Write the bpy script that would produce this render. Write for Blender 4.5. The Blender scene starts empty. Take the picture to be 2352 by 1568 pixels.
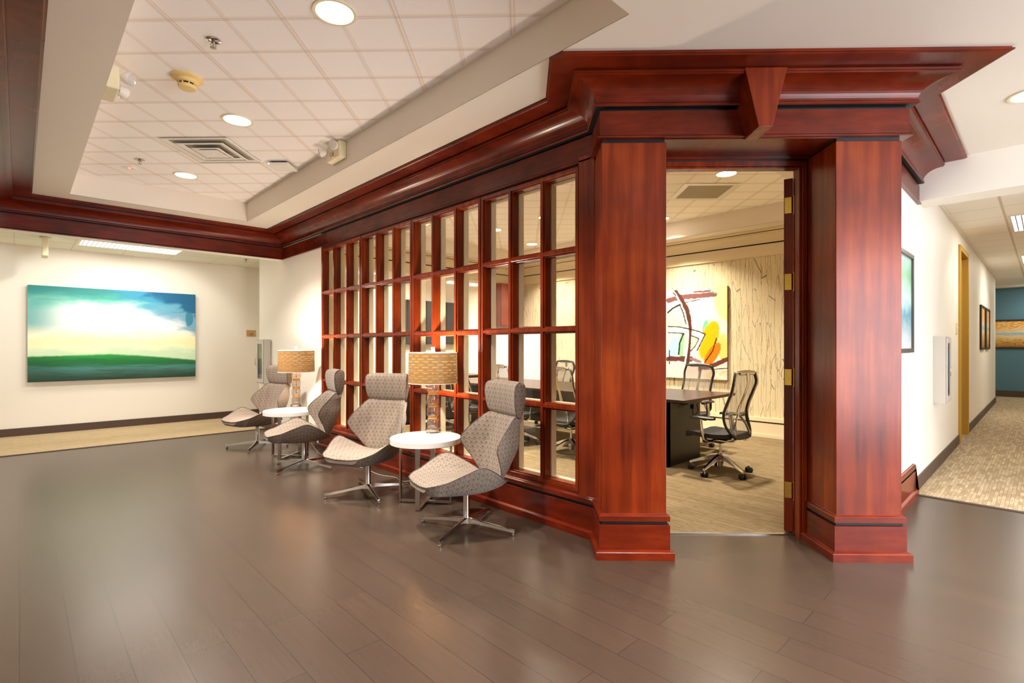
import bpy, bmesh, math, random
from mathutils import Vector, Matrix
random.seed(7)
PI = math.pi
sc = bpy.context.scene
COL = sc.collection

# ------------------------------------------------------------------ camera
FPX, HY, CAMZ, TH = 1178.0, 793.0, 1.3, math.radians(46.15)
cam_d = bpy.data.cameras.new('camera')
cam = bpy.data.objects.new('camera', cam_d); COL.objects.link(cam)
cam_d.sensor_fit = 'HORIZONTAL'; cam_d.sensor_width = 36.0
cam_d.lens = 36.0 * FPX / 2352.0
cam_d.shift_y = (HY - 784.0) / 2352.0
cam_d.clip_start = 0.02; cam_d.clip_end = 100
cam.location = (0, 0, CAMZ)
cam.rotation_euler = (PI / 2, 0, TH - PI / 2)
sc.camera = cam

# ------------------------------------------------------------------ world, exposure
w = bpy.data.worlds.new('world'); sc.world = w; w.use_nodes = True
bg = w.node_tree.nodes['Background']
bg.inputs[0].default_value = (0.80, 0.88, 1.0, 1); bg.inputs[1].default_value = 2.5
sc.view_settings.view_transform = 'Standard'
sc.view_settings.look = 'None'
sc.view_settings.gamma = 1.0
sc.view_settings.use_curve_mapping = False
sc.view_settings.exposure = 0.72
sc.cycles.max_bounces = 12
sc.cycles.diffuse_bounces = 7
sc.cycles.glossy_bounces = 5
sc.cycles.transmission_bounces = 8
sc.cycles.transparent_max_bounces = 24
sc.cycles.caustics_reflective = False
sc.cycles.caustics_refractive = False
sc.cycles.sample_clamp_indirect = 6.0
sc.cycles.use_denoising = True

# light powers (W)
P_DOWN, P_SOFFIT, P_CONF, P_TROFFER, P_SPOT, P_LAMP, P_DAY = 46, 30, 40, 13, 54, 40, 200
WARM = (1.0, 0.90, 0.79); WARMER = (1.0, 0.89, 0.72); NEUT = (1.0, 0.95, 0.84)

# ------------------------------------------------------------------ helpers
def S(r, g, b):
    f = lambda c: (c / 255 / 12.92) if c / 255 <= 0.04045 else ((c / 255 + 0.055) / 1.055) ** 2.4
    return (f(r), f(g), f(b), 1.0)
R2 = 2 ** .5
def D(e, n, z=0.0):            # diagonal frame of the portico -> world
    return Vector(((e + n) / R2, (n - e) / R2, z))

class MB:
    """collects faces, then links them as one mesh object"""
    def __init__(s): s.v = []; s.f = []; s.m = []; s.uv = {}
    def quad(s, pts, m=0, uv=None):
        i = len(s.v); s.v += [Vector(p) for p in pts]
        s.f.append(tuple(range(i, i + len(pts)))); s.m.append(m)
        if uv: s.uv[len(s.f) - 1] = uv
    def box(s, a, b, m=0, fr=None):
        x0, y0, z0 = a; x1, y1, z1 = b
        c = [(x0, y0, z0), (x1, y0, z0), (x1, y1, z0), (x0, y1, z0), (x0, y0, z1), (x1, y0, z1), (x1, y1, z1), (x0, y1, z1)]
        c = [fr(*p) if fr else Vector(p) for p in c]
        i = len(s.v); s.v += c
        for q in ((0, 3, 2, 1), (4, 5, 6, 7), (0, 1, 5, 4), (1, 2, 6, 5), (2, 3, 7, 6), (3, 0, 4, 7)):
            s.f.append(tuple(i + k for k in q)); s.m.append(m)
    def prism(s, poly, z0, z1, m=0, fr=None):
        n = len(poly); g = fr or (lambda x, y, z: Vector((x, y, z)))
        i = len(s.v)
        s.v += [g(x, y, z0) for x, y in poly] + [g(x, y, z1) for x, y in poly]
        s.f.append(tuple(i + k for k in range(n))[::-1]); s.m.append(m)
        s.f.append(tuple(i + n + k for k in range(n))); s.m.append(m)
        for k in range(n):
            j = (k + 1) % n
            s.f.append((i + k, i + j, i + n + j, i + n + k)); s.m.append(m)
    def rings(s, rings, m=0, cap=True, closed=True, uv=None):
        n = len(rings[0]); i = len(s.v)
        for r in rings: s.v += [Vector(p) for p in r]
        for a in range(len(rings) - 1):
            for k in range(n if closed else n - 1):
                j = (k + 1) % n
                s.f.append((i + a * n + k, i + a * n + j, i + (a + 1) * n + j, i + (a + 1) * n + k)); s.m.append(m)
                if uv: s.uv[len(s.f) - 1] = [uv[a][k], uv[a][k + 1], uv[a + 1][k + 1], uv[a + 1][k]]
        if cap:
            s.f.append(tuple(i + k for k in range(n))[::-1]); s.m.append(m)
            if uv: s.uv[len(s.f) - 1] = [uv[0][k] for k in range(n)][::-1]
            l = i + (len(rings) - 1) * n
            s.f.append(tuple(l + k for k in range(n))); s.m.append(m)
            if uv: s.uv[len(s.f) - 1] = [uv[-1][k] for k in range(n)]
    def lathe(s, prof, c=(0, 0, 0), n=24, m=0, cap=True):
        cx, cy, cz = c
        s.rings([[(cx + r * math.cos(2 * PI * k / n), cy + r * math.sin(2 * PI * k / n), cz + z) for k in range(n)] for r, z in prof], m, cap)
    def tube(s, pts, r, n=8, m=0, cap=True, flat=None):
        pts = [Vector(p) for p in pts]; R = []
        rr = r if isinstance(r, (list, tuple)) else [r] * len(pts)
        up = None
        for k, p in enumerate(pts):
            t = (pts[min(k + 1, len(pts) - 1)] - pts[max(k - 1, 0)]).normalized()
            if up is None:
                up = Vector((0, 0, 1)) if abs(t.z) < .9 else Vector((1, 0, 0))
            a = t.cross(up)
            if a.length < 1e-6: a = t.cross(Vector((0, 1, 0)))
            a.normalize(); b = a.cross(t).normalized(); up = b
            fx, fz = flat or (1, 1)
            R.append([p + a * (math.cos(2 * PI * q / n) * rr[k] * fx) + b * (math.sin(2 * PI * q / n) * rr[k] * fz) for q in range(n)])
        s.rings(R, m, cap)
    def sphere(s, c, r, n=16, m=0, sx=1, sy=1, sz=1):
        c = Vector(c); k = n // 2
        R = []
        for a in range(1, k):
            t = PI * a / k
            R.append([c + Vector((r * sx * math.sin(t) * math.cos(2 * PI * q / n), r * sy * math.sin(t) * math.sin(2 * PI * q / n), -r * sz * math.cos(t))) for q in range(n)])
        s.rings(R, m, True)
    def build(s, name, mats, parent=None, smooth=None, bevel=None, loc=None, rz=0, seg=2):
        me = bpy.data.meshes.new(name)
        me.from_pydata([tuple(v) for v in s.v], [], s.f)
        if not isinstance(mats, (list, tuple)): mats = [mats]
        for m in mats: me.materials.append(m)
        for p, m in zip(me.polygons, s.m): p.material_index = m
        if s.uv:
            ul = me.uv_layers.new(name='uv')
            for pi, uvs in s.uv.items():
                for li, q in zip(me.polygons[pi].loop_indices, uvs): ul.data[li].uv = q
        bm = bmesh.new(); bm.from_mesh(me)
        bmesh.ops.recalc_face_normals(bm, faces=bm.faces); bm.to_mesh(me); bm.free()
        if smooth:
            for p in me.polygons: p.use_smooth = True
            me.set_sharp_from_angle(angle=math.radians(smooth))
        me.update()
        o = bpy.data.objects.new(name, me); COL.objects.link(o)
        if bevel:
            b = o.modifiers.new('bevel', 'BEVEL'); b.width = bevel; b.segments = seg; b.limit_method = 'ANGLE'
            b.angle_limit = math.radians(40)
        if parent: o.parent = parent
        if loc is not None: o.location = loc
        if rz: o.rotation_euler = (0, 0, rz)
        return o

def tag(o, label=None, cat=None, group=None, kind=None):
    if label: o['label'] = label
    if cat: o['category'] = cat
    if group: o['group'] = group
    if kind: o['kind'] = kind
    return o
def thing(name, label, cat, loc=(0, 0, 0), rz=0, group=None, kind=None):
    o = bpy.data.objects.new(name, None); COL.objects.link(o)
    o.empty_display_size = .1; o.location = loc; o.rotation_euler = (0, 0, rz)
    return tag(o, label, cat, group, kind)
def copy_tree(o, parent=None):
    c = o.copy(); COL.objects.link(c)
    if parent: c.parent = parent
    for ch in list(o.children): copy_tree(ch, c)
    return c
def dup(root, loc, rz, label, group=None):
    c = copy_tree(root); c.location = loc; c.rotation_euler = (0, 0, rz); c['label'] = label
    if group: c['group'] = group
    return c
def structure(o, label=None): return tag(o, label, kind='structure')
def area(name, loc, power, size, color, parent=None, rot=(0, 0, 0), shape='DISK', size_y=None, spread=None):
    l = bpy.data.lights.new(name, 'AREA'); l.energy = power; l.color = color; l.shape = shape; l.size = size
    if size_y: l.size_y = size_y
    if spread: l.spread = spread
    o = bpy.data.objects.new(name, l); COL.objects.link(o); o.location = loc; o.rotation_euler = rot
    if parent: o.parent = parent
    return o
def spot(name, loc, target, power, color, angle=60, blend=.6, r=.04, parent=None):
    l = bpy.data.lights.new(name, 'SPOT'); l.energy = power; l.color = color; l.spot_size = math.radians(angle)
    l.spot_blend = blend; l.shadow_soft_size = r
    o = bpy.data.objects.new(name, l); COL.objects.link(o); o.location = loc
    d = Vector(target) - Vector(loc); o.rotation_euler = d.to_track_quat('-Z', 'Y').to_euler()
    if parent: o.parent = parent
    return o

# ------------------------------------------------------------------ node helper
class NX:
    def __init__(s, nt, sock): s.nt = nt; s.k = sock
    def _m(s, op, *o):
        n = s.nt.nodes.new('ShaderNodeMath'); n.operation = op
        for i, a in enumerate((s,) + o):
            if isinstance(a, NX): s.nt.links.new(a.k, n.inputs[i])
            else: n.inputs[i].default_value = a
        return NX(s.nt, n.outputs[0])
    def __add__(s, o): return s._m('ADD', o)
    __radd__ = __add__
    def __sub__(s, o): return s._m('SUBTRACT', o)
    def __rsub__(s, o): return (s * -1) + o
    def __mul__(s, o): return s._m('MULTIPLY', o)
    __rmul__ = __mul__
    def __truediv__(s, o): return s._m('DIVIDE', o)
    def lt(s, o): return s._m('LESS_THAN', o)
    def gt(s, o): return s._m('GREATER_THAN', o)
    def abs(s): return s._m('ABSOLUTE')
    def fract(s): return s._m('FRACT')
    def floor(s): return s._m('FLOOR')
    def sin(s): return s._m('SINE')
    def sqrt(s): return s._m('SQRT')
    def min(s, o): return s._m('MINIMUM', o)
    def max(s, o): return s._m('MAXIMUM', o)
    def sat(s): n = s._m('ADD', 0.0); n.k.node.use_clamp = True; return n
    def ss(s, a, b):
        n = s.nt.nodes.new('ShaderNodeMapRange'); n.interpolation_type = 'SMOOTHSTEP'
        if a < b: n.inputs[1].default_value, n.inputs[2].default_value = a, b
        else:
            n.inputs[1].default_value, n.inputs[2].default_value = b, a
            n.inputs[3].default_value, n.inputs[4].default_value = 1.0, 0.0
        s.nt.links.new(s.k, n.inputs[0]); return NX(s.nt, n.outputs[0])
class Mat:
    def __init__(s, name, base=(.8, .8, .8, 1), rough=.5, metal=0, spec=.5, coat=0, coat_rough=.1, emit=None, estr=0, trans=0, ior=1.45):
        s.m = bpy.data.materials.new(name); s.m.use_nodes = True; s.nt = s.m.node_tree
        s.b = s.nt.nodes['Principled BSDF']
        i = s.b.inputs
        i['Base Color'].default_value = base; i['Roughness'].default_value = rough; i['Metallic'].default_value = metal
        i['Specular IOR Level'].default_value = spec; i['Coat Weight'].default_value = coat; i['Coat Roughness'].default_value = coat_rough
        i['Transmission Weight'].default_value = trans; i['IOR'].default_value = ior
        if emit: i['Emission Color'].default_value = emit; i['Emission Strength'].default_value = estr
    def coord(s, which='Object', scale=(1, 1, 1), rot=(0, 0, 0)):
        t = s.nt.nodes.new('ShaderNodeTexCoord'); mp = s.nt.nodes.new('ShaderNodeMapping')
        mp.inputs['Scale'].default_value = scale; mp.inputs['Rotation'].default_value = rot
        s.nt.links.new(t.outputs[which], mp.inputs[0]); return mp.outputs[0]
    def pos(s):
        g = s.nt.nodes.new('ShaderNodeNewGeometry'); x = s.nt.nodes.new('ShaderNodeSeparateXYZ')
        s.nt.links.new(g.outputs['Position'], x.inputs[0]); return [NX(s.nt, o) for o in x.outputs]
    def sep(s, vec):
        x = s.nt.nodes.new('ShaderNodeSeparateXYZ'); s.nt.links.new(vec, x.inputs[0]); return [NX(s.nt, o) for o in x.outputs]
    def comb(s, x, y, z=0.0):
        c = s.nt.nodes.new('ShaderNodeCombineXYZ')
        for i, a in enumerate((x, y, z)):
            if isinstance(a, NX): s.nt.links.new(a.k, c.inputs[i])
            else: c.inputs[i].default_value = a
        return c.outputs[0]
    def noise(s, vec, scale=5, detail=3, rough=.5, dist=0):
        n = s.nt.nodes.new('ShaderNodeTexNoise'); s.nt.links.new(vec, n.inputs['Vector'])
        n.inputs['Scale'].default_value = scale; n.inputs['Detail'].default_value = detail
        n.inputs['Roughness'].default_value = rough; n.inputs['Distortion'].default_value = dist
        return NX(s.nt, n.outputs['Fac'])
    def vor(s, vec, scale=5, feature='DISTANCE_TO_EDGE', rnd=1):
        n = s.nt.nodes.new('ShaderNodeTexVoronoi'); n.feature = feature; s.nt.links.new(vec, n.inputs['Vector'])
        n.inputs['Scale'].default_value = scale; n.inputs['Randomness'].default_value = rnd
        return NX(s.nt, n.outputs['Distance'])
    def ramp(s, fac, stops, interp='LINEAR'):
        r = s.nt.nodes.new('ShaderNodeValToRGB'); e = r.color_ramp.elements; r.color_ramp.interpolation = interp
        while len(e) < len(stops): e.new(.5)
        for k, (p, c) in enumerate(stops): e[k].position = p; e[k].color = c
        s.nt.links.new(fac.k, r.inputs[0]); return r.outputs[0]
    def mix(s, fac, a, b, blend='MIX'):
        n = s.nt.nodes.new('ShaderNodeMix'); n.data_type = 'RGBA'; n.blend_type = blend; n.clamp_factor = True
        for sock, val in ((n.inputs[0], fac), (n.inputs[6], a), (n.inputs[7], b)):
            if isinstance(val, NX): s.nt.links.new(val.k, sock)
            elif isinstance(val, bpy.types.NodeSocket): s.nt.links.new(val, sock)
            else: sock.default_value = val
        return n.outputs[2]
    def brick(s, vec, c1, c2, mortar, bw, rh, ms, off=.5, bias=0):
        n = s.nt.nodes.new('ShaderNodeTexBrick'); s.nt.links.new(vec, n.inputs['Vector'])
        n.offset = off; n.inputs['Color1'].default_value = c1; n.inputs['Color2'].default_value = c2
        n.inputs['Mortar'].default_value = mortar; n.inputs['Scale'].default_value = 1
        n.inputs['Mortar Size'].default_value = ms; n.inputs['Mortar Smooth'].default_value = .1
        n.inputs['Bias'].default_value = bias
        n.inputs['Brick Width'].default_value = bw; n.inputs['Row Height'].default_value = rh
        return n.outputs[0], NX(s.nt, n.outputs[1])
    def color(s, sock): s.nt.links.new(sock, s.b.inputs['Base Color']); return s
    def rough(s, x): s.nt.links.new(x.k, s.b.inputs['Roughness']); return s
    def bump(s, x, strength=.3, dist=.01):
        n = s.nt.nodes.new('ShaderNodeBump'); n.inputs['Strength'].default_value = strength; n.inputs['Distance'].default_value = dist
        s.nt.links.new(x.k, n.inputs['Height']); s.nt.links.new(n.outputs[0], s.b.inputs['Normal']); return s

# ------------------------------------------------------------------ materials
def wood(name, scale, dark=S(72, 19, 5), mid=S(120, 40, 10), lite=S(164, 70, 22)):
    M = Mat(name, rough=.3, coat=.0, spec=.38)
    n = M.noise(M.coord('Object', scale), 1.0, 5, .55, .0)
    b = M.noise(M.coord('Object', (1.3, 1.3, 1.3)), 1.5, 3, .5)
    f = (n * .55 + b * .6) - .08
    M.color(M.ramp(f, [(.25, dark), (.5, mid), (.78, lite)]))
    M.b.inputs['Roughness'].default_value = .27
    return M.m
WOODV = wood('cherry_wood_upright', (22, 22, 1.3))
WOODH = wood('cherry_wood_lengthwise_shaded', (4.5, 4.5, 24), S(58, 14, 4), S(100, 28, 8), S(134, 46, 14))  # same cherry, darkened: weaker light on down-facing crowns is put into the colour
BLACK = Mat('black_reveal', S(16, 13, 14), .5).m
def paint(name, c, rough=.55, amt=.04):
    M = Mat(name, c, rough, spec=.3)
    n = M.noise(M.coord('Object', (1, 1, 1)), 160, 2, .6)
    M.bump(n, .06, .004)
    return M.m
WHITE = paint('white_wall_paint', S(242, 237, 227))
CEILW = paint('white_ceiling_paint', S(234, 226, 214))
CREAM = paint('cream_paint', S(226, 212, 180), .5)
BLUEW = paint('teal_wall_paint', S(88, 124, 138), .6)
GOLDF = paint('ochre_frame_paint', S(196, 156, 66), .45)
VINYL = paint('brown_vinyl_base', S(84, 68, 58), .5)
CHROME = Mat('polished_chrome', S(205, 203, 200), .1, 1).m
STEEL = Mat('brushed_steel', S(186, 180, 170), .26, 1).m
BRASS = Mat('brass', S(214, 176, 78), .18, 1).m
PLBLK = Mat('black_plastic', S(20, 19, 20), .4).m
WHPL = Mat('white_plastic', S(236, 233, 226), .35).m
IVORY = Mat('ivory_plastic', S(232, 222, 188), .45).m
YEL = Mat('aged_yellow_plastic', S(236, 206, 136), .5).m
GREYM = Mat('grey_metal', S(190, 186, 178), .35, .6).m
WTOP = Mat('white_lacquer', S(240, 236, 230), .18, coat=.5).m
def emis(name, c, st):
    return Mat(name, (.8, .8, .8, 1), .5, emit=c, estr=st).m
LENS = emis('lit_lens', (1, .94, .84, 1), 9)
LENSC = emis('lit_lens_conference', (1, .9, .68, 1), 9)
def glass(name, tint=(1, 1, 1, 1), rough=0.0, ior=1.5, gain=1.0):
    m = bpy.data.materials.new(name); m.use_nodes = True; nt = m.node_tree
    for n in list(nt.nodes): nt.nodes.remove(n)
    o = nt.nodes.new('ShaderNodeOutputMaterial'); t = nt.nodes.new('ShaderNodeBsdfTransparent'); g = nt.nodes.new('ShaderNodeBsdfGlossy')
    t.inputs[0].default_value = tint; g.inputs['Roughness'].default_value = rough
    lw = nt.nodes.new('ShaderNodeLayerWeight'); lw.inputs[0].default_value = .5
    r0 = ((ior - 1) / (ior + 1)) ** 2
    f = NX(nt, lw.outputs['Facing'])._m('POWER', 5.0) * ((1 - r0) * gain) + r0 * gain
    mx = nt.nodes.new('ShaderNodeMixShader')
    nt.links.new(f.k, mx.inputs[0]); nt.links.new(t.outputs[0], mx.inputs[1]); nt.links.new(g.outputs[0], mx.inputs[2])
    nt.links.new(mx.outputs[0], o.inputs[0]); return m
PANE = glass('clear_pane')
LGLASS = glass('lamp_glass', (.93, .86, .80, 1), .06, 2.7)
def milky(m, c, f):                                # mercury-like veil inside the lamp drums
    nt = m.node_tree; o = next(n for n in nt.nodes if n.type == 'OUTPUT_MATERIAL'); old = o.inputs[0].links[0].from_socket
    d = nt.nodes.new('ShaderNodeBsdfTranslucent'); d.inputs[0].default_value = c
    x = nt.nodes.new('ShaderNodeMixShader'); x.inputs[0].default_value = f
    nt.links.new(old, x.inputs[1]); nt.links.new(d.outputs[0], x.inputs[2]); nt.links.new(x.outputs[0], o.inputs[0])
milky(LGLASS, S(236, 216, 200), .14)

def m_floor():
    M = Mat('dark_plank_floor', rough=.3, spec=.5)
    x, y, z = M.pos()
    col, fac = M.brick(M.comb(y, x), S(63, 51, 43), S(68, 55, 46), S(43, 35, 29), 1.25, .165, .0016, .37)
    g = M.noise(M.comb(x * 60, y * 3.2), 1.0, 4, .6)
    g2 = M.noise(M.comb(x * 260, y * 9), 1.0, 2, .5)
    c = M.mix(g.ss(.35, .7) * .3, col, S(54, 43, 35))
    c = M.mix(g2.ss(.4, .8) * .05, c, S(92, 77, 64))
    M.color(c); M.b.inputs["Roughness"].default_value = .265
    M.bump(fac * -1.0, .06, .001)
    return M.m
FLOOR = m_floor()
def m_carpet(name, c1, c2, c3, along='x', bw=.085, rh=.014):
    M = Mat(name, rough=.95, spec=.1)
    x, y, z = M.pos()
    v = M.comb(x, y) if along == 'x' else M.comb(y, x)
    a, f = M.brick(v, c1, c2, c3, bw, rh, .0012, .31)
    nz = M.noise(M.comb(*( (x * 14, y * 90) if along == 'x' else (y * 14, x * 90))), 1.0, 2, .5)
    c = M.mix(nz.ss(.45, .7) * .5, a, c3)
    sp = M.noise(v, 420, 2, .6)
    M.color(M.mix(sp.ss(.4, .7) * .25, c, c2)); M.bump(sp, .5, .004)
    return M.m
CARP_R = m_carpet('corridor_carpet', S(204, 186, 156), S(166, 146, 118), S(132, 114, 90), 'x', .13, .026)
CARP_L = m_carpet('hall_carpet', S(200, 180, 148), S(182, 160, 126), S(164, 142, 110), 'x', .2, .016)
CARP_C = m_carpet('conference_carpet', S(152, 134, 102), S(122, 105, 78), S(90, 76, 56), 'y', .3, .012)

def m_tile(name, c, bar, dk, e0=-2.02, n0=4.525, p=.3275):
    M = Mat(name, rough=.8, spec=.2)
    x, y, z = M.pos()
    e = (x - y) * (1 / R2); n = (x + y) * (1 / R2)
    se = (((e - e0) / p + .5).fract() - .5) * p
    sn = (((n - n0) / p + .5).fract() - .5) * p
    se2 = (((e - e0) / (2 * p) + .5).fract() - .5) * (2 * p)
    barm = se2.abs().lt(.012).max(se.abs().lt(.007)).max((sn + .006).abs().lt(.008))
    trip = (sn - .006).abs().lt(.0022).max((sn - .015).abs().lt(.002)).max((sn - .024).abs().lt(.002))
    tre = (se + .014).abs().lt(.0022).max((se + .023).abs().lt(.0016) * .6)
    stip = M.noise(M.comb(x, y), 190, 3, .7)
    spk = M.noise(M.comb(x, y), 70, 2, .5)
    cc = M.mix(stip.ss(.52, .72) * .22, c, dk)
    cc = M.mix(spk.ss(.66, .74) * .12, cc, dk)
    cc = M.mix(barm * .8, cc, bar)
    edge = ((se2.abs() - .013).abs().lt(.0013)).max((se.abs() - .0075).abs().lt(.001))
    cc = M.mix(edge * .5, cc, dk); cc = M.mix(trip * .6, cc, dk); cc = M.mix(tre * .4, cc, dk)
    M.color(cc)
    M.bump(stip * .5 + barm * -1.0 + trip * -1.2, .25, .006)
    return M.m
TILE = m_tile('lobby_ceiling_tile', S(253, 250, 250), S(248, 238, 228), S(186, 162, 146))
TILEC = m_tile('conference_ceiling_tile', S(252, 248, 238), S(238, 226, 202), S(190, 170, 136), 2.219, 5.957)
def m_flat_tile(name, c, line, px, py, x0, y0, w=.012):
    M = Mat(name, rough=.8, spec=.2)
    x, y, z = M.pos()
    a = ((((x - x0) / px + .5).fract() - .5) * px).abs().lt(w * .5)
    b = ((((y - y0) / py + .5).fract() - .5) * py).abs().lt(w)
    st = M.noise(M.comb(x, y), 160, 3, .7)
    M.color(M.mix(a.max(b) * .75, M.mix(st.ss(.5, .75) * .12, c, line), line)); M.bump(st - a.max(b) * .6, .15, .004)
    return M.m
TILE_R = m_flat_tile('corridor_ceiling_tile', S(248, 244, 236), S(196, 182, 158), .61, .655, 8.42, .335)
TILE_L = m_flat_tile('hall_ceiling_tile', S(232, 228, 212), S(204, 196, 176), .61, .61, .56, 9.50)

def m_wallpaper():
    M = Mat('branch_wallpaper', rough=.7, spec=.2)
    x, y, z = M.pos()
    h = x * .35 + y
    def strands(per, seed, wd, amp, z0):
        wob = M.noise(M.comb(h * 5.0 + seed, z * 2.6, seed), 1.0, 2, .5)
        q = h / per + wob * amp; d = (q.fract() - .5).abs() * per
        gate = M.noise(M.comb(q.floor() * 3.7 + seed, z * 2.4, seed), 1.0, 1, .5)
        return d.lt(wd) * gate.gt(z0)
    v = M.vor(M.comb(h * 10.0 + M.noise(M.comb(h * 3, z * 3), 2.0, 2, .5) * .7, z * .85, 0.0), 1.0)
    v2 = M.vor(M.comb(h * 17.0 + 4.0 + M.noise(M.comb(h * 4, z * 3), 2.0, 2, .5) * .7, z * 1.1 + 3.0, 0.0), 1.0)
    br = v.ss(.012, .004).max(v2.ss(.013, .004) * M.noise(M.comb(h * 2, z * 3), 1.5, 1, .5).gt(.5))
    l = strands(.060, 1.3, .0019, 1.2, .50).max(strands(.043, 7.1, .0016, 1.0, .58)).max(br)
    dots = M.noise(M.comb(h * 60, z * 70), 1, 1, .5).ss(.3, .5)
    wv = M.noise(M.comb(h * 300, z * 60), 1, 2, .5)
    c = M.mix(wv * .25, S(222, 208, 174), S(204, 188, 152))
    M.color(M.mix(l * (dots * .35 + .45), c, S(84, 70, 50)))
    return M.m
WALLP = m_wallpaper()

def m_fabric():
    M = Mat('taupe_patterned_fabric', rough=.85, spec=.2)
    M.b.inputs['Sheen Weight'].default_value = .15
    u, v, _ = M.sep(M.coord('UV'))
    p = .040; q = .033
    row = (v / q).floor()
    fu = (u / p + row * .5).fract(); fv = (v / q).fract()
    du = (fu - .5).abs(); dv = (fv - .5).abs()
    hexd = du.max(du * .5 + dv * .9)
    ring = (hexd - .38).abs().lt(.04)
    inner = (hexd - .17).abs().lt(.035) * fv.gt(.35)
    tri = fv.lt(.42) * (du - fv * .55).lt(0.03) * fv.gt(.14)
    bar = (fu - .5).abs().lt(.02)
    c = M.mix(ring.max(bar * .0), S(118, 107, 100), S(172, 158, 134))
    c = M.mix(inner * .45, c, S(180, 164, 138))
    c = M.mix(tri * .75, c, S(62, 52, 48))
    lane = (u / (p * 2.0)).fract().lt(.5)
    c = M.mix(lane * .2, c, S(160, 140, 124))
    n = M.noise(M.comb(u, v), 900, 2, .5)
    M.color(M.mix(n * .2, c, S(110, 94, 86))); M.bump(n, .3, .002)
    return M.m
FABRIC = m_fabric()
PIPE = Mat('piping', S(88, 74, 68), .7).m

def m_shade():
    m = bpy.data.materials.new('woven_shade'); m.use_nodes = True
    M = Mat.__new__(Mat); M.m = m; M.nt = m.node_tree; M.b = M.nt.nodes['Principled BSDF']
    M.b.inputs['Roughness'].default_value = .5
    u, v, _ = M.sep(M.coord('UV'))
    r = .0235; row = (v / r).floor(); fv = (v / r).fract()
    k = ((row * .5).fract() * 2.0)
    bu = u / .085 + k * .5
    fu = bu.fract()
    edge = fv.lt(.09).max(fv.gt(.93))
    rnd = M.noise(M.comb(bu.floor() * 3.1, row * 7.7), 1.0, 0, .5)
    slit = fv.lt(.11) * (fu - .5).abs().lt(.30) * rnd.gt(.36)
    g = M.noise(M.comb(u * 40, v * 300), 1.0, 2, .5)
    c = M.mix(g, S(138, 100, 54), S(176, 136, 84))
    c = M.mix(k * .22, c, S(124, 86, 44))
    c = M.mix(edge * .6, c, S(120, 84, 44)); c = M.mix(fu.lt(.02) * .6, c, S(120, 84, 44))
    M.color(c); M.bump(g * .3 + k * .5, .3, .004)
    nt = M.nt; tr = nt.nodes.new('ShaderNodeBsdfTranslucent'); tp = nt.nodes.new('ShaderNodeBsdfTransparent')
    tr.inputs[0].default_value = (.75, .5, .24, 1)
    m1 = nt.nodes.new('ShaderNodeMixShader'); m1.inputs[0].default_value = .006
    nt.links.new(M.b.outputs[0], m1.inputs[1]); nt.links.new(tr.outputs[0], m1.inputs[2])
    m2 = nt.nodes.new('ShaderNodeMixShader'); nt.links.new((slit * .055).k, m2.inputs[0])
    nt.links.new(m1.outputs[0], m2.inputs[1]); nt.links.new(tr.outputs[0], m2.inputs[2])
    nt.links.new(m2.outputs[0], nt.nodes['Material Output'].inputs[0])
    return m
SHADE = m_shade()
def m_rope():
    M = Mat('rope_band', rough=.8)
    v = M.sep(M.coord('Object'))[2]
    M.color(M.ramp((v * 420).sin() * .5 + .5, [(0, S(150, 112, 62)), (1, S(206, 166, 106))])); return M.m
ROPE = m_rope()
def m_trans(name, c, f):
    m = bpy.data.materials.new(name); m.use_nodes = True; nt = m.node_tree
    b = nt.nodes['Principled BSDF']; b.inputs['Base Color'].default_value = c; b.inputs['Roughness'].default_value = .6
    t = nt.nodes.new('ShaderNodeBsdfTransparent'); x = nt.nodes.new('ShaderNodeMixShader'); x.inputs[0].default_value = f
    nt.links.new(b.outputs[0], x.inputs[1]); nt.links.new(t.outputs[0], x.inputs[2]); nt.links.new(x.outputs[0], nt.nodes['Material Output'].inputs[0])
    return m
MESHM = m_trans('chair_mesh', S(120, 114, 104), .55)
TABLEM = wood('dark_mahogany', (3, 3, 3), S(40, 22, 16), S(52, 30, 22), S(66, 40, 28))
ESPRESSO = Mat('espresso_laminate', S(30, 22, 18), .35).m

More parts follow.
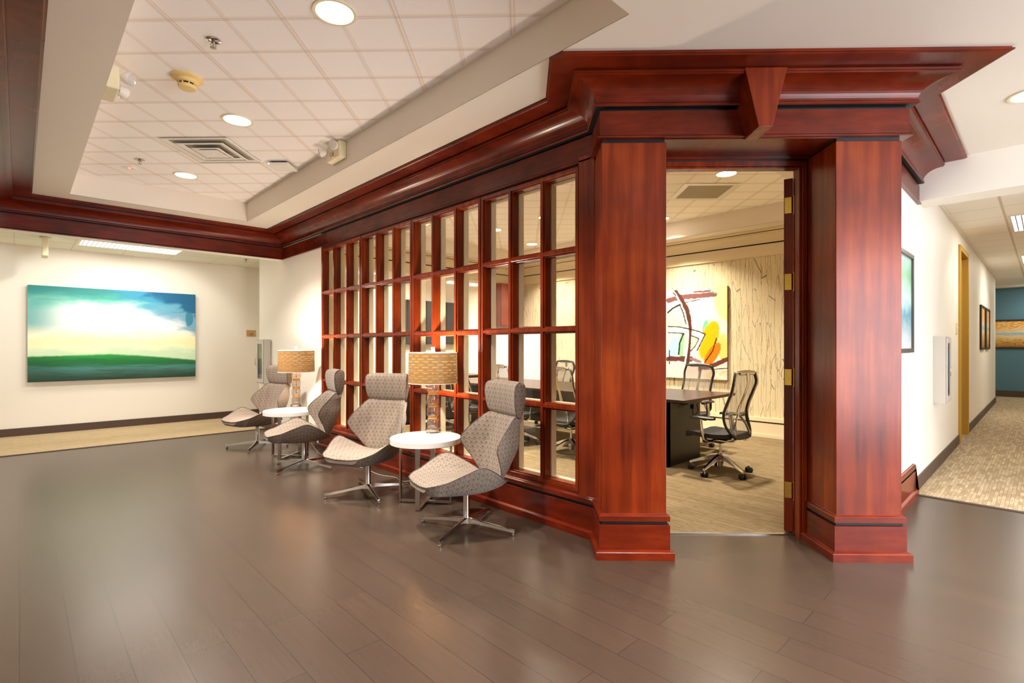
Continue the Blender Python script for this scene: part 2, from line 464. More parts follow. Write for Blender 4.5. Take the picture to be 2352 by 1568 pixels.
# paintings -----------------------------------------------------------
def m_landscape():
    M = Mat('green_field_painting', rough=.5, spec=.3)
    g = M.sep(M.coord('Generated')); u, v = g[0], g[2]
    n1 = M.noise(M.comb(u * 2.2, v * 4.5), 2.2, 4, .55, .4)
    n2 = M.noise(M.comb(u * 2, v * 14), 2.5, 4, .6, .5)
    nf = M.noise(M.comb(u * 2, v), 14, 4, .6)
    vv = v + (n1 - .5) * .20 + (nf - .5) * .03
    sky = M.ramp(vv, [(.30, S(206, 232, 196)), (.36, S(236, 244, 206)), (.42, S(250, 240, 188)), (.52, S(255, 250, 228)), (.60, S(255, 255, 252)),
                      (.74, S(250, 255, 252)), (.82, S(196, 240, 224)), (.90, S(110, 206, 186)), (1.0, S(64, 150, 148))])
    left = u.ss(.30, 0.0) * v.ss(.45, .62) * v.ss(.98, .8)
    c = M.mix(left * .85, sky, S(80, 172, 172))
    topd = (v + (n1 - .5) * .12).ss(.80, .98)
    c = M.mix(topd * .85, c, S(44, 132, 134))
    bl = ((u - .62) * 1.3 + (v - .74) * 1.5 + (n1 - .5) * .55).ss(.0, .30)
    c = M.mix(bl * .85, c, S(62, 150, 190))
    bl2 = ((u - .80) * 1.2 + (v - .80) * 1.8 + (n1 - .5) * .7 + (nf - .5) * .12).ss(.06, .2)
    c = M.mix(bl2 * .9, c, S(20, 92, 138))
    drip = (((u - .955) / .03)._m('POWER', 2.0) + ((v - .70) / .1)._m('POWER', 2.0)).sqrt() + (nf - .5) * .9
    c = M.mix(drip.ss(1.0, .75) * .8, c, S(40, 128, 158))
    hor = v - .275 - ((u - .3) * 4.2).sin() * .012 + (u - .45)._m('MAXIMUM', 0.0) * .14 + (nf - .5) * .015
    gr = M.ramp(v + (n2 - .5) * .14, [(.0, S(34, 62, 46)), (.08, S(62, 100, 88)), (.13, S(74, 136, 132)), (.17, S(40, 110, 62)), (.22, S(36, 122, 64)), (.27, S(44, 160, 70)), (.33, S(74, 178, 62))])
    gr = M.mix(n2.ss(.55, .75) * .5, gr, S(26, 84, 48))
    gr = M.mix(u.ss(.3, 0) * .45, gr, S(34, 66, 44))
    c = M.mix(hor.ss(.012, -.012), c, gr)
    M.color(c); return M.m
def m_abstract():
    M = Mat('abstract_painting', rough=.45, spec=.3)
    g = M.sep(M.coord('Generated')); K = .67
    n = M.noise(M.comb(g[1] * 1.2, g[2]), 7, 4, .6); nf = M.noise(M.comb(g[1] * 4, g[2] * 9), 6, 3, .6)
    u = ((1.0 - g[1]) - .41) / .59 + (n - .5) * .03; v = g[2] + (n - .5) * .02      # u runs 0..1 over the part seen past the column
    X = u * K
    P = lambda x, y: ((x - 85) / 850 * K, 1 - (y - 130) / 1270)
    def line(pts, wd, nz=.012):
        d = None
        for a, b in zip(pts[:-1], pts[1:]):
            (x0, y0), (x1, y1) = P(*a), P(*b); L2 = (x1 - x0) ** 2 + (y1 - y0) ** 2
            t = (((X - x0) * (x1 - x0) + (v - y0) * (y1 - y0)) / L2).max(0.0).min(1.0)
            e = ((X - x0 - t * (x1 - x0))._m('POWER', 2.0) + (v - y0 - t * (y1 - y0))._m('POWER', 2.0)).sqrt()
            d = e if d is None else d.min(e)
        return (d - wd / 1270 + (nf - .5) * nz).ss(.004, -.004)
    def blob(cx, cy, rx, ry, rot=0, nz=.3):
        (x0, y0) = P(cx, cy); c_, s_ = math.cos(rot), math.sin(rot); a, b = rx / 1270, ry / 1270
        dx, dy = X - x0, v - y0
        p = (dx * c_ + dy * s_) / a; q = (dy * c_ - dx * s_) / b
        return ((p * p + q * q).sqrt() + (nf - .5) * nz).ss(1.06, .9)
    c = M.mix(n.ss(.45, .75) * .4, S(228, 224, 216), S(196, 190, 184))
    c = M.mix(blob(190, 560, 150, 190, .4, .5) * .7, c, S(234, 212, 186))
    c = M.mix(blob(880, 300, 130, 330, .2, .7) * (nf * .8 + .2), c, S(244, 206, 84))
    c = M.mix(blob(190, 960, 110, 170, -.5, .5) * .9, c, S(164, 206, 236))
    c = M.mix(blob(480, 900, 70, 120, .2, .3), c, S(220, 212, 200))
    c = M.mix(blob(640, 700, 40, 130, -.15, .5), c, S(120, 200, 166))
    c = M.mix(blob(690, 860, 120, 280, -.32, .35), c, S(250, 182, 14))
    c = M.mix(blob(880, 960, 70, 190, .0, .8) * .8, c, S(250, 206, 60))
    c = M.mix(blob(735, 1060, 75, 190, -.55, .35), c, S(245, 124, 18))
    c = M.mix(line([(790, 840), (745, 1000), (630, 1170)], 9), c, S(84, 50, 22))
    c = M.mix(line([(90, 705), (370, 718)], 34), c, S(253, 250, 244)); c = M.mix(line([(430, 740), (598, 808), (520, 960), (445, 1075)], 32), c, S(253, 249, 240))
    c = M.mix(line([(310, 800), (285, 930), (285, 1070)], 34, .02), c, S(150, 208, 158))
    c = M.mix(line([(85, 1130), (430, 1125)], 36, .03), c, S(100, 58, 56))
    c = M.mix(line([(420, 1120), (560, 1160)], 22, .05), c, S(150, 120, 126))
    c = M.mix(line([(85, 275), (330, 240), (770, 236)], 34, .03), c, S(122, 80, 78)); c = M.mix(line([(480, 180), (700, 185)], 12, .03), c, S(110, 64, 44))
    c = M.mix(line([(575, 1245), (760, 1205), (930, 1120)], 30, .03), c, S(110, 60, 46)); c = M.mix(line([(570, 1275), (935, 1240)], 6), c, S(52, 32, 26))
    c = M.mix(line([(190, 150), (300, 290), (368, 420), (408, 560), (412, 700), (402, 850), (392, 1000), (375, 1190)], 32, .02), c, S(88, 50, 38))
    c = M.mix(line([(170, 150), (285, 340), (348, 500), (384, 640), (390, 800), (380, 950), (345, 1190)], 13), c, S(246, 238, 238))
    for pts, w_ in (([(160, 165), (200, 215)], 8), ([(270, 350), (322, 480), (362, 620)], 8), ([(85, 450), (160, 390), (268, 348)], 12), ([(85, 655), (250, 665), (375, 690), (640, 775), (520, 1005)], 8), ([(85, 745), (325, 760)], 7),
                    ([(430, 790), (545, 845), (490, 950), (430, 1010)], 6), ([(325, 765), (262, 900), (248, 1060)], 11), ([(105, 1010), (105, 1200)], 7), ([(350, 320), (560, 290)], 6)):
        c = M.mix(line(pts, w_), c, S(40, 30, 26))
    c = M.mix(line([(670, 135), (775, 220)], 10), c, S(110, 170, 150))
    low = v.lt(.10)
    c = M.mix(low * .75, c, S(238, 218, 208)); c = M.mix(low * u.ss(.55, .85) * n.ss(.4, .6), c, S(226, 176, 66))
    M.color(c); return M.m
def m_autumn(name, ax):
    M = Mat(name, rough=.4, spec=.3)
    g = M.sep(M.coord('Generated')); u, v = g[ax], g[2]
    n = M.noise(M.comb(u * 2, v * 3), 3, 4, .6, .4); nf = M.noise(M.comb(u * 3, v * 3), 8, 4, .6)
    c = M.ramp(v + (n - .5) * .25, [(.0, S(150, 104, 40)), (.2, S(206, 160, 82)), (.42, S(226, 204, 150)), (.5, S(150, 176, 190)), (.6, S(226, 216, 180)), (1, S(240, 220, 160))])
    c = M.mix((v + (n - .5) * .5).ss(.58, .75) * nf.ss(.38, .55), c, S(228, 150, 24))
    c = M.mix(v.ss(.4, .2) * nf.ss(.5, .65), c, S(128, 76, 30))
    M.color(c); return M.m
def m_pale(name, ax):
    M = Mat(name, rough=.4, spec=.3)
    g = M.sep(M.coord('Generated')); u, v = g[ax], g[2]
    n = M.noise(M.comb(u * 2, v * 3), 3, 4, .6, .4)
    M.color(M.ramp(v + (n - .5) * .3, [(0, S(200, 206, 206)), (.35, S(92, 140, 160)), (.55, S(176, 208, 204)), (.8, S(120, 168, 132)), (1, S(160, 196, 186))])); return M.m

# ================================================================== STRUCTURE
XL, YB, XLB, YC = 2.80, 7.80, -0.225, 0.80       # screen plane, beam plane, left beam plane, corridor wall plane
ZS, ZT = 2.918, 3.165                             # soffit and tile ceiling heights
E0, E1, NF = 0.473, 2.335, 3.14                   # entablature ends and front plane (diagonal frame)
def U(p): return ((p[0] + p[1]) / R2, (p[1] - p[0]) / R2)
def onX(e, X): return (X, X - e * R2)             # point with e on plane X
def onY(e, Y): return (Y + e * R2, Y)

mb = MB(); mb.box((-3.2, -4.2, -.12), (5.64, 8.45, 0)); structure(mb.build('floor', FLOOR))
mb = MB(); mb.box((5.64, -4.2, -.12), (18.3, YC, .004)); mb.box((8.9, YC, -.12), (10.0, .97, .004)); mb.box((16.0, YC, -.12), (18.3, 2.4, .004)); structure(mb.build('floor_corridor', CARP_R))
mb = MB(); mb.box((-3.2, 8.45, -.12), (8.2, 10.2, .004)); structure(mb.build('floor_hall', CARP_L))
# conference floor sits over the slab, cut along the threshold
mb = MB(); nn = 3.575
p = [(2.84, nn * R2 - 2.84), (nn * R2 - .9, .9), (7.6, .9), (7.6, 7.7), (2.84, 7.7)]
mb.prism(p, -.02, .004); structure(mb.build('floor_conference', CARP_C))
mb = MB(); mb.box((5.61, -1.6, 0), (5.65, YC - .03, .007)); structure(mb.build('trim_1', VINYL))
mb = MB(); mb.box((-3.2, 8.43, 0), (2.80, 8.47, .007)); structure(mb.build('trim_2', VINYL))
mb = MB(); mb.box((.92, 3.555, .0), (1.864, 3.585, .007), fr=D); structure(mb.build('trim_3', STEEL))

# building shell (outer walls and roof slab)
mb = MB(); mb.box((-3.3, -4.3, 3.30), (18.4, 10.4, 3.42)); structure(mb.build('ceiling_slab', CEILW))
mb = MB(); mb.box((-3.3, -4.3, -.1), (-2.6, 10.3, 3.3)); structure(mb.build('wall_left', WHITE))
mb = MB()
WX0, WX1, WZ1 = 1.4, 5.0, 2.6
mb.box((-2.6, -4.1, 0), (WX0, -3.95, 3.3)); mb.box((WX1, -4.1, 0), (5.9, -3.95, 3.3)); mb.box((WX0, -4.1, WZ1), (WX1, -3.95, 3.3)); mb.box((WX0, -4.1, 0), (WX1, -3.95, .12))
structure(mb.build('wall_back', WHITE))
wf = thing('window_5', None, None, (0, 0, 0), kind='structure')
mb = MB()
for x in (WX0, (WX0 + WX1) / 2 - .03, WX1 - .06): mb.box((x, -4.07, .12), (x + .06, -3.99, WZ1))
for z in (.12, WZ1 - .06): mb.box((WX0, -4.07, z), (WX1, -3.99, z + .06))
mb.build('window_frame', WHPL, wf)
mb = MB(); mb.box((WX0 + .03, -4.035, .15), (WX1 - .03, -4.028, WZ1 - .03)); mb.build('window_glass', PANE, wf)
area('daylight', ((WX0 + WX1) / 2, -4.15, 1.35), P_DAY, WX1 - WX0, (.93, .95, 1.0), rot=(PI / 2, 0, 0), shape='RECTANGLE', size_y=2.4)
mb = MB(); mb.box((5.82, -4.1, 0), (5.95, -1.6, 3.3)); mb.box((5.82, -1.72, 0), (18.2, -1.6, 3.3)); structure(mb.build('wall_right', WHITE))
mb = MB(); mb.box((18.0, -1.7, 0), (18.15, 2.2, 3.3)); structure(mb.build('wall_end', BLUEW))
mb = MB(); mb.box((17.96, -1.6, 0), (18.0, 2.2, .16)); structure(mb.build('baseboard_end', VINYL))

# corridor wall with the doorway of the ochre frame
mb = MB(); DX0, DX1, DZ = 8.98, 9.93, 2.57
mb.box((4.02, YC, 0), (DX0, .95, 3.3)); mb.box((DX1, YC, 0), (16.1, .95, 3.3)); mb.box((DX0, YC, DZ), (DX1, .95, 3.3))
structure(mb.build('wall_corridor', WHITE))
mb = MB(); mb.box((15.95, .95, 0), (16.1, 2.2, 3.3)); mb.box((16.1, 2.2, 0), (18.1, 2.35, 3.3)); structure(mb.build('wall_far', WHITE))
mb = MB(); mb.box((5.62, YC - .012, 0), (DX0 - .07, YC, .125)); mb.box((DX1 + .07, YC - .012, 0), (16.1, YC, .125)); structure(mb.build('baseboard_corridor', VINYL))
d2 = thing('door_2', None, None, (0, 0, 0), kind='structure')
mb = MB()
mb.box((DX0 - .06, YC - .025, 0), (DX0 + .012, .96, DZ + .06)); mb.box((DX1 - .012, YC - .025, 0), (DX1 + .06, .96, DZ + .06)); mb.box((DX0, YC - .025, DZ - .012), (DX1, .96, DZ + .06))
mb.box((DX1 - .035, YC + .045, 0), (DX1 - .012, .96, DZ)); mb.box((DX0 + .012, YC + .045, 0), (DX0 + .035, .96, DZ))
mb.build('door_frame', GOLDF, d2, bevel=.004)
mb = MB(); mb.box((DX0 + .02, .90, .01), (DX1 - .02, .945, DZ - .02)); mb.build('door_leaf', WOODV, d2)

# header between lobby and corridor, corridor ceiling
mb = MB(); mb.box((5.82, -1.6, 2.59), (6.12, YC, 3.3)); structure(mb.build('wall_header', WHITE, bevel=.004))
mb = MB(); mb.box((6.12, -1.6, 2.83), (18.0, YC, 2.86)); mb.box((15.9, YC, 2.83), (18.0, 2.2, 2.86)); structure(mb.build('ceiling_corridor', TILE_R))
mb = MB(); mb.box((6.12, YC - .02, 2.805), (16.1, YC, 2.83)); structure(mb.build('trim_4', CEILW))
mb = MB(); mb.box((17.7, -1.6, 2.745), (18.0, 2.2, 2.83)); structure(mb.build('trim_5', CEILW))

# lobby soffit with its tray, plus the conference soffit with a tray
TX0, TX1, TY0, TY1 = .39, 2.15, 1.41, 7.24
CX0, CX1, CY0, CY1 = 3.6, 7.15, 1.75, 7.32
mb = MB(); zt = ZS + .02
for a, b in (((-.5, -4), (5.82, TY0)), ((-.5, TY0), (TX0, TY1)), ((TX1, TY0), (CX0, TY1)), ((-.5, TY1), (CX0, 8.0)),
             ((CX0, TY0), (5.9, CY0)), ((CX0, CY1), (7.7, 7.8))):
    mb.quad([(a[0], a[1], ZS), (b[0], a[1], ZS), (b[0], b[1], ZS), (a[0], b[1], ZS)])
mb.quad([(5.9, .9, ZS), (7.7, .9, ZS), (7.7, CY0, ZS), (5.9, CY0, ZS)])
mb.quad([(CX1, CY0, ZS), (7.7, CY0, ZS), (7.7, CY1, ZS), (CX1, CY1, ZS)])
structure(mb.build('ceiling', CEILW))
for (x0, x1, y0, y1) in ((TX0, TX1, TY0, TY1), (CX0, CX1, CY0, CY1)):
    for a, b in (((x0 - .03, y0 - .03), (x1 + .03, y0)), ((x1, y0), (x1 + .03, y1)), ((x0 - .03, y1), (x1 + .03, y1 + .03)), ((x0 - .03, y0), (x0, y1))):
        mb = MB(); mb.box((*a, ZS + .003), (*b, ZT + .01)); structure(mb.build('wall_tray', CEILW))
mb = MB(); mb.box((TX0 - .05, TY0 - .05, ZT), (TX1 + .05, TY1 + .05, ZT + .03)); structure(mb.build('ceiling_lobby', TILE))
mb = MB(); mb.box((CX0 - .05, CY0 - .05, ZT), (CX1 + .05, CY1 + .05, ZT + .03)); structure(mb.build('ceiling_conference', TILEC))
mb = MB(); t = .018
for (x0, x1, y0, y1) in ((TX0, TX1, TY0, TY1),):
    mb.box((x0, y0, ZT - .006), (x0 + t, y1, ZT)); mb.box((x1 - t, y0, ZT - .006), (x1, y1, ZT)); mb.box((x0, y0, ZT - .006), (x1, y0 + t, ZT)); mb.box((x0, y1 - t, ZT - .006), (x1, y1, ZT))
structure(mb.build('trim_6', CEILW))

# hall behind the beam with the green painting
mb = MB(); mb.box((-2.6, 10.2, 0), (8.3, 10.35, 3.3)); structure(mb.build('wall_hall', WHITE))
mb = MB(); mb.box((-2.6, 10.185, 0), (8.2, 10.2, .115)); structure(mb.build('baseboard_hall', VINYL))
mb = MB(); mb.box((-2.6, 7.97, 2.735), (8.2, 10.2, 2.76)); structure(mb.build('ceiling_hall', TILE_L))
mb = MB(); mb.box((8.15, 8.7, 0), (8.3, 10.3, 3.3)); structure(mb.build('wall_hall_end', WHITE))
mb = MB(); mb.box((-2.6, YB + .02, 2.56), (2.82, 7.98, 3.3)); structure(mb.build('wall_beam', WHITE, bevel=.003))
mb = MB(); mb.box((-.5, -4, 2.56), (XLB - .02, 7.81, 3.3)); structure(mb.build('wall_left_beam', WHITE))
mb = MB(); mb.box((-2.6, -4, 2.60), (-.5, 7.8, 2.64)); structure(mb.build('ceiling_side', TILE_L))

# wall beside the screen, block behind it, conference walls
mb = MB(); mb.box((XL + .006, 6.47, 0), (2.94, 8.83, 3.3)); mb.box((2.94, 7.7, 0), (8.2, 8.83, 3.3)); structure(mb.build('wall_front', WHITE))
mb = MB(); mb.box((XL - .014, 6.6, 0), (XL, 8.84, .115)); structure(mb.build('baseboard_front', VINYL))
mb = MB(); mb.box((7.6, .9, 0), (7.75, 7.75, 3.3)); structure(mb.build('wall_conference', WALLP))
mb = MB(); mb.box((2.94, 7.69, 0), (7.6, 7.70, 3.3)); structure(mb.build('wall_conference_end', WHITE))
mb = MB(); mb.box((4.9, .95, 0), (7.6, .96, 3.3)); structure(mb.build('wall_conference_side', CREAM))
mb = MB(); mb.box((7.575, .95, .0), (7.6, 7.7, .05)); mb.box((7.583, .95, .05), (7.6, 7.7, .205)); mb.box((7.575, .95, .225), (7.6, 7.7, .28)); mb.box((7.597, .95, .2), (7.6, 7.7, .23), 1)
structure(mb.build('baseboard_conference', [CREAM, BLACK]))

# ------------------------------------------------------------------ swept trim
def offs(path, o):
    """offset a polyline to its right by o with mitred corners"""
    pts = [Vector(p) for p in path]; n = len(pts); out = []
    dirs = [(pts[i + 1] - pts[i]).normalized() for i in range(n - 1)]
    nr = [Vector((d.y, -d.x)) for d in dirs]
    for i in range(n):
        if i == 0: out.append(pts[0] + nr[0] * o)
        elif i == n - 1: out.append(pts[-1] + nr[-1] * o)
        else:
            b = (nr[i - 1] + nr[i]); k = b.length_squared
            out.append(pts[i] + b * (2 * o / k))
    return out
def sweep(path, prof, segs=None, mats=None, cap=True):
    mb = MB(); n = len(path); segs = segs or range(n - 1)
    cols = [offs(path, o) for o, z in prof]
    for i in segs:
        for k in range(len(prof) - 1):
            a, b = cols[k][i], cols[k][i + 1]; c, d = cols[k + 1][i + 1], cols[k + 1][i]
            z0, z1 = prof[k][1], prof[k + 1][1]
            mb.quad([(a.x, a.y, z0), (b.x, b.y, z0), (c.x, c.y, z1), (d.x, d.y, z1)], mats[k] if mats else 0)
    if cap:
        for i in (segs[0], segs[-1] + 1):
            mb.quad([(cols[k][i].x, cols[k][i].y, prof[k][1]) for k in range(len(prof))])
    return mb
CROWN = [(-.10, 2.562), (.014, 2.562), (.014, 2.572), (.004, 2.580), (0, 2.582), (0, 2.729), (-.014, 2.729), (-.014, 2.744), (.030, 2.744), (.036, 2.750), (.036, 2.760), (.028, 2.768)]
cm = [0, 0, 0, 0, 0, 1, 1, 1, 0, 0, 0]
for k in range(1, 13):
    t = PI / 2 * k / 12; CROWN.append((.16 - .132 * math.cos(t), 2.768 + .094 * math.sin(t))); cm.append(0)
CROWN += [(.168, 2.862), (.168, 2.871), (.176, 2.873), (.176, 2.884), (.160, 2.884), (.160, 2.893), (.306, 2.893), (.312, 2.897), (.322, 2.899), (.322, 2.907), (.314, 2.911), (.314, 2.918)]
cm += [0, 0, 0, 0, 1, 1, 0, 0, 0, 0, 0, 0]
c3 = onX(E0, XL); c6 = onY(E1, YC - .015)
PATH = [(XLB, -3.9), (XLB, YB), (XL, YB), c3, tuple(D(E0, NF).xy), tuple(D(E1, NF).xy), c6, (5.82, YC - .015)]
structure(sweep(PATH, CROWN, [0, 1], cm, False).build('trim_7', [WOODH, BLACK], smooth=35))
structure(sweep(PATH, CROWN, [2], cm, False).build('trim_8', [WOODH, BLACK], smooth=35))
o = sweep(PATH, CROWN, [3, 4, 5], cm, False).build('trim_9', [WOODH, BLACK], smooth=35)
bm = bmesh.new(); bm.from_mesh(o.data)          # the mitre is cut flush with the tray's edge
r = bmesh.ops.bisect_plane(bm, geom=bm.verts[:] + bm.edges[:] + bm.faces[:], plane_co=(TX1 - .001, 0, 0), plane_no=(1, 0, 0), clear_inner=True)
cut = sorted([v for v in r['geom_cut'] if isinstance(v, bmesh.types.BMVert)], key=lambda v: v.co.y)
if cut:
    y0, y1 = cut[0].co.y, cut[-1].co.y; zb = min(v.co.z for v in cut)
    f = bm.faces.new([bm.verts.new((TX1 - .001, y0, zb)), bm.verts.new((TX1 - .001, y1, zb)), bm.verts.new((TX1 - .001, y1, ZS)), bm.verts.new((TX1 - .001, y0, ZS))])
bm.to_mesh(o.data); bm.free(); structure(o)
structure(sweep(PATH, CROWN, [6], cm, False).build('trim_10', [WOODH, BLACK], smooth=35))
# the same profile painted cream round the conference room, seen over the wallpaper
CC = [(o * .55, z) for o, z in CROWN]
structure(sweep([(7.0, .975), (7.585, .975), (7.585, 7.675), (2.955, 7.675), (2.955, 2.3)][::-1], CC, None, cm, False).build('trim_11', [CREAM, BLACK], smooth=35))

# keystone bracket
mb = MB(); kc = 1.394
ft = [(kc - .121, 2.96, 2.890), (kc + .121, 2.96, 2.890), (kc + .039, 2.965, 2.552), (kc - .039, 2.965, 2.552)]
bk = [(a, NF + .02, c) for a, b, c in ft]
mb.rings([[D(*p) for p in ft], [D(*p) for p in bk]], 0)
structure(tag(mb.build('trim_keystone', WOODV, bevel=.003), 'tapered cherry wood keystone bracket on the crown over the doorway', 'bracket'))

# ------------------------------------------------------------------ columns, base mouldings
BASE = [(.040, 0), (.040, .045), (.036, .050), (.026, .055), (.018, .058), (.018, .208), (.014, .2095), (.002, .2095), (.002, .230), (.018, .230), (.018, .260), (.012, .266), (.004, .270), (0, .274)]
bmats = [0, 0, 0, 0, 0, 0, 1, 1, 1, 0, 0, 0, 0]
CF = 3.150; CN1 = 3.470
XP = 2.786                                        # pier plane beside the screen
cl = onX(.486, XP)
def column(name, e0, e1, path, segs, label):
    t = thing(name, label, 'column', D((e0 + e1) / 2, CF + .15), -PI / 4, kind='structure')
    inv = Matrix.Rotation(PI / 4, 4, 'Z') @ Matrix.Translation(-D((e0 + e1) / 2, CF + .15))
    def put(mb, nm, m, **k):
        mb.v = [inv @ v for v in mb.v]; return mb.build(nm, m, t, **k)
    mb = MB(); mb.box((e0, CF, .05), (e1, 3.565, 2.540), fr=D); put(mb, 'shaft', WOODV, bevel=.004)
    mb = MB(); mb.box((e0 + .008, CF + .008, 2.536), (e1 - .008, 3.56, 2.566), fr=D); put(mb, 'top_reveal', BLACK)
    put(sweep(path, BASE, segs, bmats, False), 'plinth', [WOODH, BLACK], smooth=30)
column('column', .486, .880, [cl, tuple(D(.486, CF).xy), tuple(D(.88, CF).xy), tuple(D(.88, CN1).xy)], [0, 1, 2], 'square cherry wood column between the grid screen and the doorway')
cr = onY(2.296, YC)
column('column', 1.902, 2.296, [tuple(D(1.902, CN1).xy), tuple(D(1.902, CF).xy), tuple(D(2.296, CF).xy), cr], [0, 1, 2], 'square cherry wood column between the doorway and the carpeted corridor')
# base under the screen, base along the corridor wall
structure(sweep([(XP, 6.465), cl, tuple(D(.486, CF).xy)], BASE, [0], bmats, False).build('baseboard_screen', [WOODH, BLACK], smooth=30))
structure(sweep([tuple(D(2.296, CF).xy), cr, (5.62, YC)], BASE, [1], bmats, True).build('baseboard_portico', [WOODH, BLACK], smooth=30))
mb = MB(); mb.box((XP, 2.10, 0), (2.90, 2.236, 2.6)); structure(mb.build('trim_12', WOODV, bevel=.003))
# wall under / over the screen
mb = MB()
mb.box((XL + .02, 2.1, 0), (2.935, 6.47, .262)); mb.box((XL + .02, 2.1, 2.552), (2.935, 6.47, 3.3)); structure(mb.build('wall_screen', CREAM))
mb = MB(); mb.box((XP + .006, 2.236, .27), (XP + .06, 6.462, .282)); structure(mb.build('trim_13', WOODH, bevel=.003))
mb = MB(); mb.box((XL + .012, 2.23, .262), (2.93, 2.245, 2.57)); mb.box((XL + .012, 6.452, .02), (2.93, 6.472, 2.57)); mb.box((XL + .012, 2.23, 2.546), (2.93, 6.47, 2.575)); structure(mb.build('trim_14', BLACK))

# ------------------------------------------------------------------ grid screen: four glazed panels
Y0, PW, PZ0, PZ1 = 2.246, 1.0525, .282, 2.546
for k in range(4):
    t = thing('window_%d' % (k + 1), None, None, (XL, Y0 + PW * (k + .5), 0), kind='structure')
    a, b = -PW / 2 + .005, PW / 2 - .005; W = b - a
    fr, rr, gl = MB(), MB(), MB()
    s = .014
    ys = [a + s, a + W / 3, a + 2 * W / 3, b - s]; zs = [PZ0 + s + (PZ1 - PZ0 - 2 * s) * i / 4 for i in range(5)]
    for y in ys:
        fr.box((0, y - s, PZ0), (.075, y + s, PZ1)); fr.box((.013, y - s - .011, PZ0), (.075, y + s + .011, PZ1))
        rr.box((.085, max(a, y - .025), PZ0), (.138, min(b, y + .025), PZ1))
    for i, z in enumerate(zs):
        for j in range(3):
            y0, y1 = ys[j] + s - .003, ys[j + 1] - s + .003
            fr.box((.001, y0, z - s), (.074, y1, z + s)); fr.box((.0135, y0, max(PZ0, z - s - .011)), (.0745, y1, min(PZ1, z + s + .011)))
            rr.box((.0855, y0, max(PZ0, z - .025)), (.1375, y1, min(PZ1, z + .025)))
    gl.box((.077, a + .002, PZ0 + .002), (.083, b - .002, PZ1 - .002))
    fr.build('grid_frame', WOODV, t, bevel=.002, seg=1); rr.build('rear_grid', CREAM, t); gl.build('glass_panes', PANE, t)

# ------------------------------------------------------------------ doorway
mb = MB()
mb.box((.86, 3.44, 2.54), (1.92, 3.565, 3.3), fr=D)
structure(mb.build('wall_doorway', WOODH))
mb = MB(); mb.box((.86, CF, 2.556), (1.92, 3.45, 2.566), fr=D); structure(mb.build('trim_15', WOODH))
mb = MB(); mb.box((.875, 3.452, 2.530), (1.91, 3.47, 2.558), fr=D); mb.box((1.896, 3.452, 0), (1.912, 3.47, 2.55), fr=D); mb.box((.872, 3.452, 0), (.888, 3.47, 2.55), fr=D); structure(mb.build('trim_16', BLACK))
d1 = thing('door_1', None, None, (0, 0, 0), kind='structure')
mb = MB(); J0, J1, JZ = .914, 1.868, 2.500
mb.box((J1, 3.455, 0), (J1 + .034, 3.575, JZ + .034), fr=D); mb.box((J0 - .034, 3.455, 0), (J0, 3.575, JZ + .034), fr=D); mb.box((J0, 3.455, JZ), (J1, 3.575, JZ + .034), fr=D)
mb.box((J1 - .012, 3.475, 0), (J1, 3.53, JZ), fr=D); mb.box((J0, 3.475, 0), (J0 + .012, 3.53, JZ), fr=D); mb.box((J0, 3.475, JZ - .012), (J1, 3.53, JZ), fr=D)
mb.build('door_frame', WOODV, d1, bevel=.002)
ang = math.radians(122); le = Vector((-math.cos(ang), math.sin(ang))); lp = Vector((-math.sin(ang), -math.cos(ang)))
HP = Vector((1.867, 3.578))
def leaf(a, b, z): q = HP + le * a + lp * b; return D(q.x, q.y, z)
mb = MB(); mb.box((0, 0, .012), (.9, .055, 2.455), fr=leaf); mb.build('door_leaf', WOODV, d1, bevel=.002)
for z in (.30, 1.08, 1.74, 2.27):
    h = MB(); h.box((-.003, .004, z - .055), (0, .050, z + .055), fr=leaf)
    q = D(HP.x + .002, HP.y - .010, 0); h.lathe([(.007, z - .056), (.007, z + .056)], (q.x, q.y, 0), 10)
    for zz in (-.06, .06): h.sphere((q.x, q.y, z + zz), .007, 8)
    h.box((1.852, 3.565, z - .055), (1.868, 3.569, z + .055), fr=D)
    ho = h.build('hinge', BRASS, d1, smooth=40)
    sm = MB()
    for zz in (-.04, -.014, .014, .04):
        c = leaf(-.0035, .014 if abs(zz) > .02 else .022, z + zz); sm.sphere(c, .0035, 6)
    sm.build('hinge_screws', GREYM, ho)
# wall stubs that close the corner between columns and conference walls
mb = MB(); mb.prism([(2.82, 2.0), (2.94, 2.0), (2.94, 2.244), (2.82, 2.244)], .0, 3.3); mb.box((.50, 3.46, 0), (.875, 3.563, 3.3), fr=D); mb.box((1.91, 3.46, 0), (2.33, 3.563, 3.3), fr=D)
structure(mb.build('wall_corner', CREAM))

